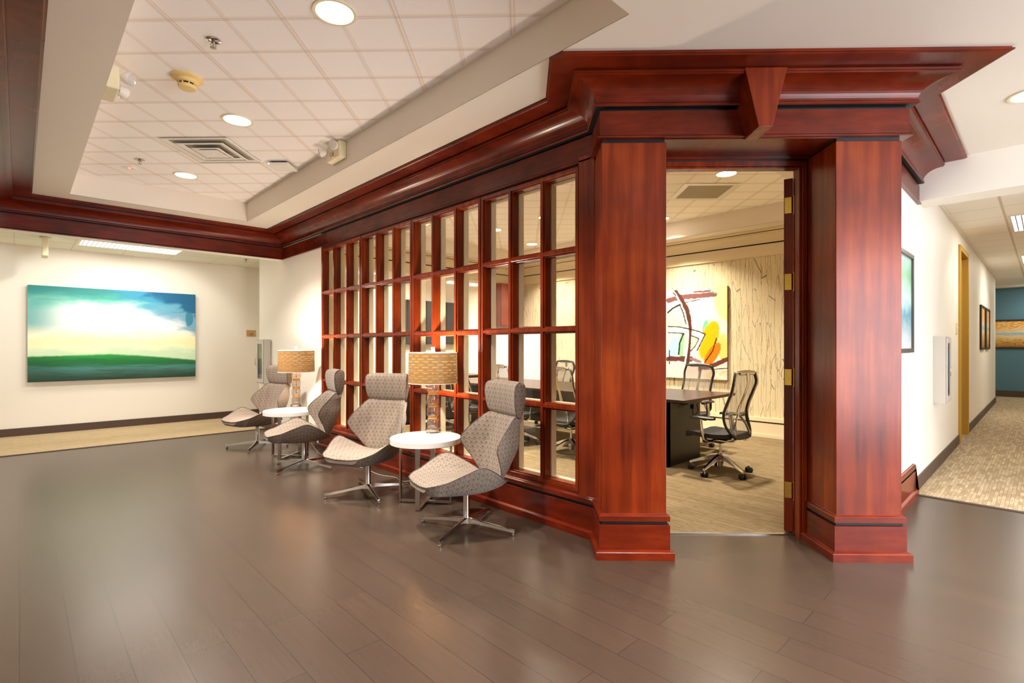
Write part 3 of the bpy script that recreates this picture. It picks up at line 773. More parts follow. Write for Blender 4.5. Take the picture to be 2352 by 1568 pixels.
# ================================================================== FURNITURE
def crom(vals, xs, x):
    """Catmull-Rom through (xs, vals)"""
    n = len(xs)
    for i in range(n - 1):
        if xs[i] <= x <= xs[i + 1] or i == n - 2: break
    t = (x - xs[i]) / (xs[i + 1] - xs[i]); t = min(max(t, 0), 1)
    p1, p2 = vals[i], vals[i + 1]
    d = lambda a, b: (vals[b] - vals[a]) / (xs[b] - xs[a])
    m1 = d(max(i - 1, 0), i + 1) * (xs[i + 1] - xs[i]); m2 = d(i, min(i + 2, n - 1)) * (xs[i + 1] - xs[i])
    t2, t3 = t * t, t * t * t
    return (2 * t3 - 3 * t2 + 1) * p1 + (t3 - 2 * t2 + t) * m1 + (-2 * t3 + 3 * t2) * p2 + (t3 - t2) * m2
def shell(keys, rows, front, nst=22, K=6):
    """loft: keys = station positions, rows = dict name -> values; front(params, s) for s in -1..1 gives inner face, rear likewise"""
    xs = keys; lo, hi = xs[0], xs[-1]; st = []
    for i in range(nst + 1): st.append(lo + (hi - lo) * i / nst)
    R, UVs, seamL, seamR = [], [], [], []
    for x in st:
        P = {k: crom(v, xs, x) for k, v in rows.items()}
        ring, uv = [], []
        for k in range(-K, K + 1):
            s = k / K; ring.append(front(x, P, s, True)); uv.append((s * P['w'] * 1.08, (x - lo) * 1.1))
        seamL.append(ring[0]); seamR.append(ring[-1])
        for k in range(K, -K - 1, -1):
            s = k / K
            if abs(k) == K: continue
            ring.append(front(x, P, s, False)); uv.append((s * P['w'] * 1.3 + .37, (x - lo) * 1.1))
        cum = [0.0]; n_ = len(ring)
        for q in range(n_): cum.append(cum[-1] + (Vector(ring[(q + 1) % n_]) - Vector(ring[q])).length)
        half = cum[2 * K] / 2
        mid = Vector(ring[K]); vv = (UVs[-1][0][1] + (mid - pm).length) if R else 0.0; pm = mid
        R.append(ring); UVs.append([(c_ - half, vv) for c_ in cum])
    return R, UVs, seamL, seamR

def make_lounge():
    t = thing('lounge_chair', '', 'chair', (0, 0, 0), 0, 'lounge chairs along the grid screen')
    # --- seat: dished shell with folded up side wings (facing +x)
    X = [-.255, -.20, -.10, .02, .13, .25, .325, .365]
    rows = dict(w=[.150, .205, .270, .300, .285, .245, .215, .172], zs=[.338, .362, .432, .492, .462, .412, .394, .380],
                zc=[.338, .348, .368, .385, .398, .402, .392, .368], zb=[.325, .306, .298, .296, .298, .302, .312, .338], wb=[.115, .160, .212, .238, .224, .195, .172, .135])
    def seat(x, P, s, top):
        a = abs(s)
        bow = .012 * (1 - s * s) * (1 if x > .3 else 0)
        if top: return (x + bow, s * P['w'], P['zc'] + (P['zs'] - P['zc']) * (max(0, a - .38) / .62) ** 1.15)
        q = a ** 1.4
        y = P['wb'] * a * .0 + s * P['w'] * .97
        return (x + bow, y, P['zb'] + (P['zs'] - P['zb']) * max(0, (a * P['w'] - P['wb']) / (P['w'] - P['wb'] + 1e-4)) ** 1.15)
    R, UV, sl, sr = shell(X, rows, seat)
    mb = MB(); mb.rings(R, 0, True, uv=UV); so = mb.build('seat', FABRIC, t, smooth=42)
    mb = MB()
    front = R[-1][:13]
    mb.tube([Vector(p) + Vector((0, 0, .001)) for p in sl] + [Vector(p) for p in front] + [Vector(p) + Vector((0, 0, .001)) for p in sr[::-1]], .0032, 6); mb.build('piping', PIPE, so, smooth=60)
    # --- back: stations along z
    Z = [.325, .37, .45, .53, .595, .66, .73, .785, .792]
    rows = dict(w=[.125, .165, .222, .268, .288, .272, .238, .205, .195], xc=[-.215, -.218, -.232, -.247, -.260, -.274, -.292, -.308, -.315],
                xw=[-.208, -.190, -.155, -.112, -.088, -.130, -.205, -.268, -.285], xr=[-.238, -.256, -.280, -.304, -.322, -.336, -.350, -.360, -.356], wr=[.10, .125, .16, .18, .19, .19, .185, .178, .17])
    def back(z, P, s, frontf):
        a = abs(s)
        if frontf: return (P['xc'] + (P['xw'] - P['xc']) * (max(0, a - .52) / .48) ** 1.12, s * P['w'], z)
        k = max(0, (a * P['w'] - P['wr']) / (P['w'] - P['wr'] + 1e-4))
        return (P['xr'] + (P['xw'] - P['xr']) * k ** 1.1, s * P['w'] * .98, z)
    R, UV, sl, sr = shell(Z, rows, back)
    mb = MB(); mb.rings(R, 0, True, uv=UV); bo = mb.build('backrest', FABRIC, t, smooth=42)
    for q in (sl, sr): mb = MB(); mb.tube(q, .0032, 6); mb.build('piping', PIPE, bo, smooth=60)
    # --- headrest
    Z = [.778, .79, .82, .88, .95, 1.00, 1.025, 1.038]
    rows = dict(w=[.190, .200, .208, .218, .224, .222, .215, .198], xc=[-.325, -.312, -.300, -.290, -.286, -.290, -.302, -.328],
                xw=[-.322, -.302, -.284, -.270, -.264, -.270, -.288, -.322], xr=[-.350, -.360, -.368, -.376, -.380, -.378, -.370, -.352], wr=[.165, .172, .178, .184, .188, .186, .18, .17])
    def head(z, P, s, frontf):
        a = abs(s)
        if frontf: return (P['xc'] + (P['xw'] - P['xc']) * a ** 2.4, s * P['w'], z)
        k = max(0, (a * P['w'] - P['wr']) / (P['w'] - P['wr'] + 1e-4))
        return (P['xr'] + (P['xw'] - P['xr']) * k ** 1.1, s * P['w'], z)
    R, UV, sl, sr = shell(Z, rows, head, 16)
    mb = MB(); mb.rings(R, 0, True, uv=UV); ho = mb.build('headrest', FABRIC, t, smooth=48)
    for q in (sl, sr): mb = MB(); mb.tube(q, .003, 6); mb.build('piping', PIPE, ho, smooth=60)
    # --- post, plate, four-star base
    mb = MB(); mb.lathe([(.020, .04), (.030, .045), (.030, .07), (.024, .085), (.0225, .25), (.0225, .262)], n=20); mb.lathe([(.019, .276), (.019, .298)], n=20); mb.box((-.12, -.10, .292), (.12, .10, .304)); mb.build('post', CHROME, t, smooth=40)
    mb = MB(); mb.lathe([(.0205, .262), (.0205, .276)], n=20); mb.build('collar', PLBLK, t, smooth=40)
    for k in range(4):
        a = k * PI / 2; c, s = math.cos(a), math.sin(a); f = lambda x, y, z, c=c, s=s: Vector((x * c - y * s, x * s + y * c, z))
        mb = MB(); rg = []
        for x, wd, z0, z1 in ((.012, .026, .044, .086), (.06, .019, .050, .082), (.18, .014, .042, .066), (.30, .012, .031, .052), (.358, .012, .026, .046), (.372, .009, .028, .042)):
            rg.append([f(x, -wd, z0), f(x, -wd * .8, z1 - .004), f(x, 0, z1), f(x, wd * .8, z1 - .004), f(x, wd, z0), f(x, 0, z0 + .004)])
        mb.rings(rg, 0, True); lo = mb.build('leg', CHROME, t, smooth=50)
        mb = MB(); p = f(.358, 0, 0); mb.lathe([(.011, 0.0), (.013, .004), (.013, .012), (.009, .014), (.009, .03)], (p.x, p.y, 0), 12); mb.build('foot', STEEL, lo, smooth=40)
    return t
CH = [((2.288, 2.848, 0), math.radians(167), 23, 'taupe patterned lounge chair nearest the cherry wood column, lamp table to its left'),
      ((2.218, 4.14, 0), math.radians(206), 75, 'taupe patterned lounge chair turned frontmost, behind the lamp table nearer the column'),
      ((2.194, 5.492, 0), math.radians(168), 25, 'taupe patterned lounge chair seen from its side, in front of the far lamp table'),
      ((2.195, 6.983, 0), math.radians(194), 57, 'taupe patterned lounge chair farthest along the screen, by the fire cabinet wall')]
ch0 = make_lounge()
def place_chair(o, loc, rz, base, label):
    o.location = loc; o.rotation_euler = (0, 0, rz); o['label'] = label
    for c in o.children:                    # the star base keeps its own turn under the swivelled seat
        if c.name.split('.')[0] == 'leg': c.rotation_euler = (0, 0, math.radians(base) - rz)
copies = [ch0] + [copy_tree(ch0) for _ in CH[1:]]
for o, (loc, rz, b, lab) in zip(copies, CH): place_chair(o, loc, rz, b, lab)

def make_side_table():
    t = thing('side_table', '', 'table', (0, 0, 0), 0, 'round white side tables')
    mb = MB(); mb.lathe([(.284, .497), (.290, .501), (.290, .541), (.286, .545)], n=64); mb.build('tabletop', WTOP, t, smooth=35)
    for k, a in enumerate((math.radians(-51), math.radians(39))):
        c, s = math.cos(a), math.sin(a); f = lambda x, y, z: Vector((x * c - y * s, x * s + y * c, z))
        mb = MB(); h = .0; L = .215
        for x in (-L, L):
            mb.box((x - .006, -.019, .006), (x + .006, .019, .497), fr=f)
            mb.lathe([(.008, 0), (.008, .008)], tuple(f(x * .9, 0, 0)), 10)
        zz = .002 * k
        mb.box((-L, -.019, .008 + zz), (L, .019, .020 + zz), fr=f); mb.box((-L, -.019, .484 - zz), (L, .019, .496 - zz), fr=f)
        mb.build('leg_frame', STEEL, t)
    return t
T1 = make_side_table(); T1.location = (2.425, 3.555, 0); T1['label'] = 'round white side table with crossed steel frames between the two nearest lounge chairs'
T2 = dup(T1, (2.285, 6.13, 0), 0, 'round white side table with crossed steel frames between the two farthest lounge chairs')

def make_lamp():
    t = thing('table_lamp', '', 'lamp', (0, 0, 0), 0, 'glass table lamps with woven shades')
    mb = MB(); mb.lathe([(.052, .006), (.066, .008), (.066, .030), (.058, .033), (.046, .034)], n=32)
    for k in range(4): mb.lathe([(.010, 0), (.010, .01)], (.062 * math.cos(k * PI / 2 + .4), .062 * math.sin(k * PI / 2 + .4), 0), 10)
    mb.build('base', STEEL, t, smooth=40)
    z = .034
    for k in range(4):
        mb = MB(); h = .078
        mb.lathe([(.043, z), (.052, z + .004), (.055, z + .012), (.055, z + h - .012), (.052, z + h - .004), (.043, z + h)], n=32); mb.build('glass_drum', LGLASS, t, smooth=40); z += h
        if k < 3:
            mb = MB(); mb.lathe([(.041, z + .001), (.044, z + .004), (.044, z + .024), (.041, z + .027)], n=32); mb.build('rope_band', ROPE, t, smooth=40); z += .028
    mb = MB(); mb.lathe([(.044, z), (.044, z + .006), (.012, z + .01), (.012, z + .06), (.018, z + .062), (.018, z + .10)], n=20)
    mb.lathe([(.005, .034), (.005, z)], n=8); mb.build('stem', STEEL, t, smooth=40)
    zb, zt_, r = .428, .692, .213
    mb = MB(); n = 72
    ring = lambda z_, r_: [(r_ * math.cos(2 * PI * k / n), r_ * math.sin(2 * PI * k / n), z_) for k in range(n)]
    uvr = lambda z_: [(2 * PI * r * k / n, z_) for k in range(n + 1)]
    mb.rings([ring(zb, r), ring(zt_, r - .004)], 0, False, uv=[uvr(0), uvr(zt_ - zb)]); sh = mb.build('lamp_shade', SHADE, t, smooth=40)
    rim = lambda q: q.build('shade_rim', WHPL, sh, smooth=40)
    mb = MB(); mb.rings([ring(zt_ - .004, r - .004), ring(zt_ + .002, r - .003), ring(zt_ + .002, r - .007), ring(zt_ - .004, r - .008)], 0, False); rim(mb); mb = MB(); mb.rings([ring(zb + .004, r), ring(zb - .001, r + .001), ring(zb - .001, r - .004), ring(zb + .004, r - .004)], 0, False)
    rim(mb); mb = MB()
    for k in range(3):
        a = k * 2 * PI / 3; mb.tube([(0, 0, zt_ - .012), ((r - .006) * math.cos(a), (r - .006) * math.sin(a), zt_ - .003)], .002, 6)
    mb.build('shade_spider', STEEL, sh, smooth=40)
    mb = MB(); mb.lathe([(.016, zt_ - .014), (.018, zt_ - .010), (.016, zt_ + .04), (.017, zt_ + .048), (.010, zt_ + .050)], n=20); mb.build('finial', WHPL, t, smooth=40)
    mb = MB(); mb.sphere((0, 0, .57), .032, 16); mb.build('light_bulb', emis('bulb', (1, .78, .5, 1), 14), t, smooth=60)
    return t
LZ = .545
LMP = make_lamp(); LMP.location = (2.60, 3.70, LZ); LMP['label'] = 'lit glass drum lamp with woven tan shade on the nearer white side table'
LMP2 = dup(LMP, (2.47, 6.42, LZ), .5, 'lit glass drum lamp with woven tan shade on the farther white side table')
for o in (LMP, LMP2):
    l = bpy.data.lights.new('bulb_light', 'POINT'); l.energy = P_LAMP; l.color = (1, .86, .68); l.shadow_soft_size = .04
    lo = bpy.data.objects.new('bulb_light', l); COL.objects.link(lo); lo.location = (0, 0, .635); lo.parent = o
# power cords
CORDM = Mat('cord_clear', S(176, 160, 140), .35).m
def cord(pts, label):
    n = len(pts) - 1; ks = list(range(n + 1)); fine = []
    for i in range(n * 6 + 1): fine.append(tuple(crom([p[q] for p in pts], ks, i / 6) for q in range(3)))
    fine = [(x, y, max(z, .005)) for x, y, z in fine]
    mb = MB(); mb.tube(fine, .0035, 8); return tag(mb.build('power_cord', CORDM, smooth=60), label, 'power cord')
cord([(2.63, 3.77, .49), (2.66, 3.80, .36), (2.67, 3.90, .18), (2.66, 4.02, .05), (2.66, 4.16, .02), (2.62, 4.26, .006), (2.66, 4.42, .006), (2.60, 4.62, .006), (2.62, 4.90, .006)], 'thin clear power cord hanging from the nearer lamp table to the floor')
cord([(2.50, 6.44, .49), (2.52, 6.3, .25), (2.54, 6.10, .10), (2.56, 5.95, .02), (2.58, 5.80, .006), (2.54, 5.60, .006), (2.60, 5.40, .006), (2.55, 5.25, .006), (2.62, 5.0, .006)], 'thin power cord trailing on the floor behind the side-on lounge chair')

# ------------------------------------------------------------------ conference table and chairs
t = thing('conference_table', 'long dark mahogany conference table seen through the doorway', 'table', (5.48, 4.72, 0))
mb = MB(); mb.box((-.62, -2.18, .708), (.62, 2.18, .740)); mb.build('tabletop', TABLEM, t, bevel=.006)
for y, q in ((-1.94, .5), (1.4, .06)):
    mb = MB(); mb.box((-.52, y, 0), (.22, y + .06, .708)); mb.box((-.52, y, 0), (-.46, y + q, .708)); mb.build('leg_panel', ESPRESSO, t, bevel=.003)
mb = MB(); mb.box((-.04, -1.4, .2), (.0, 1.3, .7)); mb.build('modesty_panel', ESPRESSO, t)
mb = MB(); mb.box((-.30, -2.05, .66), (.02, -1.96, .70)); mb.box((-.12, -2.03, .60), (-.08, -1.99, .66)); mb.tube([(-.1, -2.0, .62), (-.1, -2.02, .52), (-.06, -2.0, .5), (.05, -2.0, .56), (.06, -1.97, .68)], .006, 6); mb.build('cable_port', PLBLK, t)

def make_task_chair():
    t = thing('conference_chair', '', 'office chair', (0, 0, 0), 0, 'mesh conference chairs round the table')
    mb = MB(); mb.lathe([(.028, .10), (.034, .12), (.034, .19), (.026, .20)], n=16); mb.lathe([(.014, .20), (.014, .33)], n=12); mb.lathe([(.022, .06), (.026, .10)], n=12); mb.build('gas_column', CHROME, t, smooth=40)
    for k in range(5):
        a = k * 2 * PI / 5 + .35; c, s = math.cos(a), math.sin(a); f = lambda x, y, z, c=c, s=s: Vector((x * c - y * s, x * s + y * c, z))
        mb = MB(); rg = []
        for x, wd, z0, z1 in ((.02, .026, .145, .195), (.10, .022, .135, .175), (.20, .018, .105, .135), (.28, .014, .078, .102), (.305, .012, .070, .09)):
            rg.append([f(x, -wd, z0), f(x, -wd * .7, z1), f(x, wd * .7, z1), f(x, wd, z0)])
        mb.rings(rg, 0, True); q = f(.295, 0, 0); mb.lathe([(.008, .04), (.008, .08)], (q.x, q.y, 0), 8); lg = mb.build('base_arm', CHROME, t, smooth=40)
        mb = MB()
        for sd in (-1, 1):
            cpt = f(.295, sd * .017, .030)
            mb.tube([cpt + f(0, -.012, 0), cpt + f(0, -.009, 0), cpt + f(0, .009, 0), cpt + f(0, .012, 0)], [.024, .030, .030, .024], 16)
        mb.build('caster', PLBLK, lg, smooth=40)
    # seat: thin mesh pan with waterfall front
    mb = MB(); rg = []
    for x, z, w in ((-.20, .425, .17), (-.17, .418, .20), (-.05, .408, .225), (.10, .412, .235), (.20, .418, .23), (.255, .408, .215), (.275, .385, .19)):
        rg.append([(x, -w, z + .012), (x, -w * .5, z), (x, 0, z - .003), (x, w * .5, z), (x, w, z + .012), (x, w, z - .028), (x, w * .5, z - .034), (x, -w * .5, z - .034), (x, -w, z - .028)])
    mb.rings(rg, 0, True); mb.build('seat', Mat('black_mesh_seat', S(40, 38, 36), .75).m, t, smooth=50)
    mb = MB(); mb.box((-.12, -.11, .335), (.14, .11, .372)); mb.box((-.05, -.07, .31), (.08, .07, .336)); mb.build('tilt_mechanism', PLBLK, t, bevel=.01)
    for y in (-.15, .10): mb = MB(); mb.box((-.22, y, .350), (.06, y + .05, .366)); mb.build('seat_rail', CHROME, t, bevel=.004)
    # back: S-curved rim, mesh, chrome Y spine
    def bx(z):
        return crom([-.235, -.205, -.175, -.160, -.185, -.235, -.265, -.262], [.40, .46, .53, .62, .72, .84, .94, 1.03], z)
    def bw(z): return crom([.13, .185, .205, .205, .195, .195, .205, .175], [.40, .46, .53, .62, .72, .84, .94, 1.03], z)
    zs = [.40 + .63 * i / 22 for i in range(23)]
    Lp = [Vector((bx(z), bw(z), z)) for z in zs]; top = [Vector((bx(1.03) - .004, y, 1.03 + .014 * (1 - (y / .175) ** 2))) for y in (.14, .08, 0, -.08, -.14)]
    Rp = [Vector((p.x, -p.y, p.z)) for p in Lp[::-1]]; bot = [Vector((bx(.40) - .008, y, .392)) for y in (-.07, 0, .07)]
    loop = Lp + top + Rp + bot
    mb = MB(); mb.tube(loop + [loop[0]], .015, 8, flat=(1.2, .8)); mb.build('back_frame', PLBLK, t, smooth=60)
    mb = MB(); mb.tube([p + Vector((-.014, 0, .004)) for p in Lp[8:] + top + Rp[:-8]], .009, 8); mb.build('rear_trim', CHROME, t, smooth=60)
    mb = MB(); rg = []
    for z in zs: rg.append([(bx(z) + .012 * (1 - (y / 4) ** 2), bw(z) * y / 4, z) for y in range(-4, 5)])
    mb.rings(rg, 0, False, closed=False); mb.build('back_mesh', MESHM, t, smooth=60)
    mb = MB()
    zz = [1.03 - .42 * i / 12 for i in range(13)]
    mb.tube([(bx(z) - .030, 0, z) for z in zz], [.020] * 3 + [.014] * 7 + [.018] * 3, 8, flat=(1.3, .6))
    for sd in (-1, 1):
        mb.tube([(bx(.62) - .030, 0, .625), (bx(.58) - .034, sd * .05, .58), (bx(.53) - .04, sd * .10, .52), (bx(.47) - .035, sd * .125, .44), (-.20, sd * .125, .375), (-.12, sd * .12, .356)], .013, 8, flat=(1.3, .7))
        mb.tube([(bx(.63) - .028, 0, .63), (bx(.63) - .020, sd * .10, .625), (bx(.62), sd * .195, .615)], .011, 8, flat=(1, .7))
    mb.tube([(bx(1.02) - .022, y, 1.028) for y in (-.13, -.06, 0, .06, .13)], .013, 8, flat=(.6, 1.3))
    mb.build('spine', CHROME, t, smooth=60)
    for sd in (-1, 1):
        mb = MB(); mb.tube([(-.02, sd * .11, .352), (.0, sd * .22, .345), (.02, sd * .262, .37), (.035, sd * .27, .46), (.05, sd * .265, .565)], [.014, .016, .018, .018, .016], 8, flat=(1.3, .8)); a = mb.build('armrest', CHROME, t, smooth=60)
        mb = MB(); rg = []
        for x, w_, z in ((-.10, .02, .582), (-.08, .038, .580), (.04, .042, .582), (.14, .036, .578), (.165, .02, .572)):
            y = sd * .262; rg.append([(x, y - w_, z - .012), (x, y - w_, z + .004), (x, y - w_ * .6, z + .012), (x, y + w_ * .6, z + .012), (x, y + w_, z + .004), (x, y + w_, z - .012)])
        mb.rings(rg, 0, True); mb.build('arm_pad', PLBLK, a, smooth=50)
    return t
KC = [((5.16, 2.30, 0), 82, 'black mesh office chair at the table head, seen whole through the doorway'),
      ((6.34, 3.24, 0), 180, 'mesh office chair behind the table corner, below the abstract painting'),
      ((4.72, 3.90, 0), 4, 'mesh office chair back seen through the screen panel next to the column'),
      ((4.72, 4.84, 0), -6, 'mesh office chair seen through the screen left of the nearest lounge chair headrest'),
      ((4.70, 5.76, 0), 5, 'mesh office chair seen through the screen just right of the nearer lamp shade'),
      ((4.72, 6.62, 0), 0, 'mesh office chair seen low through the screen behind the nearer lamp'),
      ((6.34, 5.60, 0), 178, 'mesh office chair on the far table side, before the wallpapered wall')]
k0 = make_task_chair()
for i, (loc, a, lab) in enumerate(KC):
    o = k0 if i == 0 else copy_tree(k0)
    o.location = loc; o.rotation_euler = (0, 0, math.radians(a)); o['label'] = lab

# ------------------------------------------------------------------ conference wall pieces
t = thing('television', 'large black flat television on the conference end wall', 'television', (5.37, 7.665, 1.32))
mb = MB(); mb.box((-.57, -.06, 0), (.57, -.0, .77)); mb.build('casing', PLBLK, t, bevel=.006)
mb = MB(); mb.box((-.555, -.063, .03), (.555, -.0605, .755)); mb.build('screen', Mat('dark_screen', S(26, 28, 28), .12).m, t)
t = thing('credenza', 'dark credenza under the television in the conference room', 'cabinet', (5.3, 7.44, 0))
mb = MB(); mb.box((-.95, -.22, .03), (.95, .24, .735)); mb.build('body', ESPRESSO, t, bevel=.004)
mb = MB(); mb.box((-.98, -.25, .735), (.98, .245, .765)); mb.build('top', TABLEM, t, bevel=.004)
for i in range(4):
    mb = MB(); mb.box((-.93 + i * .47, -.238, .06), (-.48 + i * .47, -.22, .72)); d = mb.build('door', ESPRESSO, t, bevel=.003)
    mb = MB(); mb.box((-.53 + i * .47, -.252, .5), (-.515 + i * .47, -.238, .62)); mb.build('handle', STEEL, d)
mb = MB(); z = 0
for r, dx, dy in ((.055, 0, 0), (.045, .03, .01), (.05, -.02, -.01), (.04, .02, 0), (.045, -.015, .01)):
    mb.sphere((dx, dy, z + r), r, 16); z += r * 1.5
mb.sphere((.075, .01, .06), .04, 12); mb.sphere((-.07, .0, .05), .042, 12)
tag(mb.build('sculpture', CHROME, smooth=60, loc=(4.82, 7.36, .765)), 'chrome stacked ball sculpture on the dark credenza, seen past the lamp shade', 'sculpture')
t = thing('wall_cabinet', 'cherry wood wall cabinet in the conference room corner above the whiteboard', 'cabinet', (7.16, 7.665, 1.68))
mb = MB(); mb.box((-.27, -.16, 0), (.30, 0, .86)); mb.build('body', WOODV, t, bevel=.003)
mb = MB(); mb.box((-.26, -.178, .01), (.29, -.16, .85)); mb.build('door', WOODV, t, bevel=.003)
wb = thing('whiteboard', 'white mobile marker board standing in the conference room corner', 'whiteboard', (7.12, 7.22, 0), math.atan2(6.9 - 7.55, 7.5 - 6.75))
mb = MB(); mb.box((-.49, -.012, .55), (.49, .012, 1.65)); mb.build('board', Mat('whiteboard_face', S(222, 224, 228), .2).m, wb)
mb = MB(); mb.box((-.51, -.018, 1.64), (.51, .018, 1.675)); mb.box((-.51, -.018, .53), (.51, .018, .56)); mb.box((-.51, -.018, .53), (-.49, .018, 1.67)); mb.box((.49, -.018, .53), (.51, .018, 1.67)); mb.build('rail_frame', STEEL, wb)
mb = MB(); mb.box((-.4, -.07, .56), (.4, -.012, .575)); mb.build('pen_tray', STEEL, wb)
mb = MB()
for x in (-.42, .42): mb.box((x - .02, -.02, .03), (x + .02, .02, .56)); mb.box((x - .02, -.22, .0), (x + .02, .22, .035))
mb.build('stand', STEEL, wb)
mb = MB(); mb.box((-.02, 0, 0), (0, 1.62, 1.40)); t = mb.build('canvas_painting', m_abstract(), loc=(7.575, 3.27, .785)); tag(t, 'square abstract canvas with orange, brown and white arcs on branch wallpaper', 'painting')
mb = MB(); mb.box((-.001, 0, 0), (.022, 1.62, 1.40)); mb.build('stretcher', Mat('stretcher_wood', S(96, 78, 60), .6).m, t)

# ------------------------------------------------------------------ lobby and hall wall pieces
mb = MB(); mb.box((0, -.025, 0), (2.10, -.001, 1.405)); t = mb.build('canvas_painting', m_landscape(), loc=(.085, 10.155, .768))
tag(t, 'wide canvas of green field under teal and white sky on the hall wall', 'painting')
mb = MB(); mb.box((.005, 0, .005), (2.095, .022, 1.40)); mb.build('stretcher', Mat('stretcher_pale', S(206, 200, 190), .6).m, t)
# room sign
t = thing('room_sign', 'small tan room number sign on the hall wall beside the corner', 'sign', (3.095, 10.2, 1.525))
mb = MB(); mb.box((-.08, -.012, -.056), (.08, 0, .056)); mb.build('plate', Mat('sign_tan', S(196, 156, 108), .4).m, t, bevel=.002)
fc = bpy.data.curves.new('number', 'FONT'); fc.body = '121'; fc.size = .045; fc.extrude = .001; fc.align_x = 'CENTER'
fc.materials.append(PLBLK)
tmp = bpy.data.objects.new('number_text', fc); COL.objects.link(tmp)
me = bpy.data.meshes.new_from_object(tmp.evaluated_get(bpy.context.evaluated_depsgraph_get())); bpy.data.objects.remove(tmp)
fo = bpy.data.objects.new('number', me); COL.objects.link(fo); fo.parent = t; fo.location = (.005, -.0135, -.036); fo.rotation_euler = (PI / 2, 0, 0)
# fire extinguisher cabinets
RED = Mat('extinguisher_red', S(176, 24, 22), .3).m
def fire_cab(name, loc, rz, label, inside, bodymat):
    t = thing(name, label, 'fire cabinet', loc, rz, 'fire extinguisher cabinets')     # front faces local -y
    W, H, Dp = .34, .68, .10
    mb = MB()
    mb.box((-W / 2, -.008, 0), (W / 2, 0, H)); mb.box((-W / 2, -Dp, 0), (-W / 2 + .012, -.008, H)); mb.box((W / 2 - .012, -Dp, 0), (W / 2, -.008, H))
    mb.box((-W / 2 + .012, -Dp, 0), (W / 2 - .012, -.008, .012)); mb.box((-W / 2 + .012, -Dp, H - .012), (W / 2 - .012, -.008, H)); mb.build('cabinet_box', bodymat, t, bevel=.002)
    mb = MB(); a, b, q = -W / 2 + .014, W / 2 - .014, .055
    mb.box((a, -Dp - .012, .014), (a + q, -Dp, H - .014)); mb.box((b - q, -Dp - .012, .014), (b, -Dp, H - .014)); mb.box((a + q, -Dp - .012, .014), (b - q, -Dp, .014 + q)); mb.box((a + q, -Dp - .012, H - .014 - q), (b - q, -Dp, H - .014))
    d = mb.build('door', bodymat, t, bevel=.002)
    mb = MB(); mb.box((a + q, -Dp - .007, .014 + q), (b - q, -Dp - .004, H - .014 - q)); mb.build('door_glass', PANE, d)
    mb = MB(); mb.tube([(a + .02, -Dp - .012, .28), (a + .02, -Dp - .035, .28), (a + .02, -Dp - .035, .38), (a + .02, -Dp - .012, .38)], .004, 8); mb.build('handle', STEEL, d, smooth=60)
    return t
HM = Mat('cabinet_enamel', S(200, 195, 187), .4).m
fc1 = fire_cab('fire_cabinet', (XL, 8.455, .712), -PI / 2, 'white glazed fire cabinet on the wall end past the far lamp', None, HM)
fc2 = fire_cab('fire_cabinet', (6.90, YC, .712), 0, 'white glazed fire cabinet on the corridor wall before the ochre door frame', None, HM)
def extinguisher(loc, label, col):
    t = thing('fire_extinguisher', label, 'fire extinguisher', loc)
    mb = MB(); mb.lathe([(.030, 0), (.036, .01), (.036, .30), (.026, .345), (.012, .36)], n=20); mb.build('cylinder', col, t, smooth=40)
    mb = MB(); mb.lathe([(.012, .36), (.012, .385)], n=12); mb.box((-.03, -.008, .385), (.03, .008, .40)); mb.build('valve', PLBLK, t)
    mb = MB(); mb.tube([(.015, -.02, .385), (.032, -.026, .36), (.033, -.03, .25), (.03, -.026, .12)], .006, 8); mb.build('hose', PLBLK, t, smooth=60)
extinguisher((6.90, YC - .055, .726), 'red extinguisher inside the corridor fire cabinet', RED)
extinguisher((XL - .055, 8.43, .726), 'dark extinguisher with yellow tag inside the lobby fire cabinet', Mat('dark_green_cylinder', S(40, 70, 52), .4).m)
# framed pictures on the corridor wall and blue end wall
FRM = Mat('dark_frame', S(50, 40, 36), .4).m
FRG = Mat('pewter_frame', S(96, 92, 90), .35, .5).m
def framed(x0, x1, z0, z1, art, label, frm, group=None, fw=.035):
    t = thing('framed_picture', label, 'picture', ((x0 + x1) / 2, YC, (z0 + z1) / 2), 0, group); a, h = (x1 - x0) / 2, (z1 - z0) / 2
    mb = MB(); d = -.028
    mb.box((-a, d, -h), (-a + fw, 0, h)); mb.box((a - fw, d, -h), (a, 0, h)); mb.box((-a + fw, d, -h), (a - fw, 0, -h + fw)); mb.box((-a + fw, d, h - fw), (a - fw, 0, h)); mb.build('frame', frm, t, bevel=.003)
    mb = MB(); mb.box((-a + fw, -.012, -h + fw), (a - fw, 0, h - fw)); mb.build('print', art, t)
    return t
framed(4.46, 5.47, 1.24, 2.06, m_pale('pale_print', 0), 'framed pale blue green print half hidden behind the right hand column', FRG)
framed(12.05, 12.95, 1.225, 2.01, m_autumn('autumn_print', 0), 'dark framed autumn print, nearer of the pair past the ochre door frame', FRM, 'pair of framed prints in the corridor')
framed(13.15, 14.05, 1.225, 2.01, m_autumn('autumn_print_b', 0), 'dark framed autumn print, farther of the pair past the ochre door frame', FRM, 'pair of framed prints in the corridor')
t = thing('framed_picture', 'dark framed orange autumn landscape on the blue end wall', 'picture', (18.0, .12, 1.585))
mb = MB(); a, h, fw = .92, .365, .04
mb.box((-.03, -a, -h), (0, -a + fw, h)); mb.box((-.03, a - fw, -h), (0, a, h)); mb.box((-.03, -a + fw, -h), (0, a - fw, -h + fw)); mb.box((-.03, -a + fw, h - fw), (0, a - fw, h)); mb.build('frame', FRM, t)
mb = MB(); mb.box((-.014, -a + fw, -h + fw), (0, a - fw, h - fw)); mb.build('print', m_autumn('autumn_landscape', 1), t)
t = thing('wall_switch', 'small ivory switch plate on the corridor wall beside the ochre door frame', 'switch', (8.72, YC, 1.52))
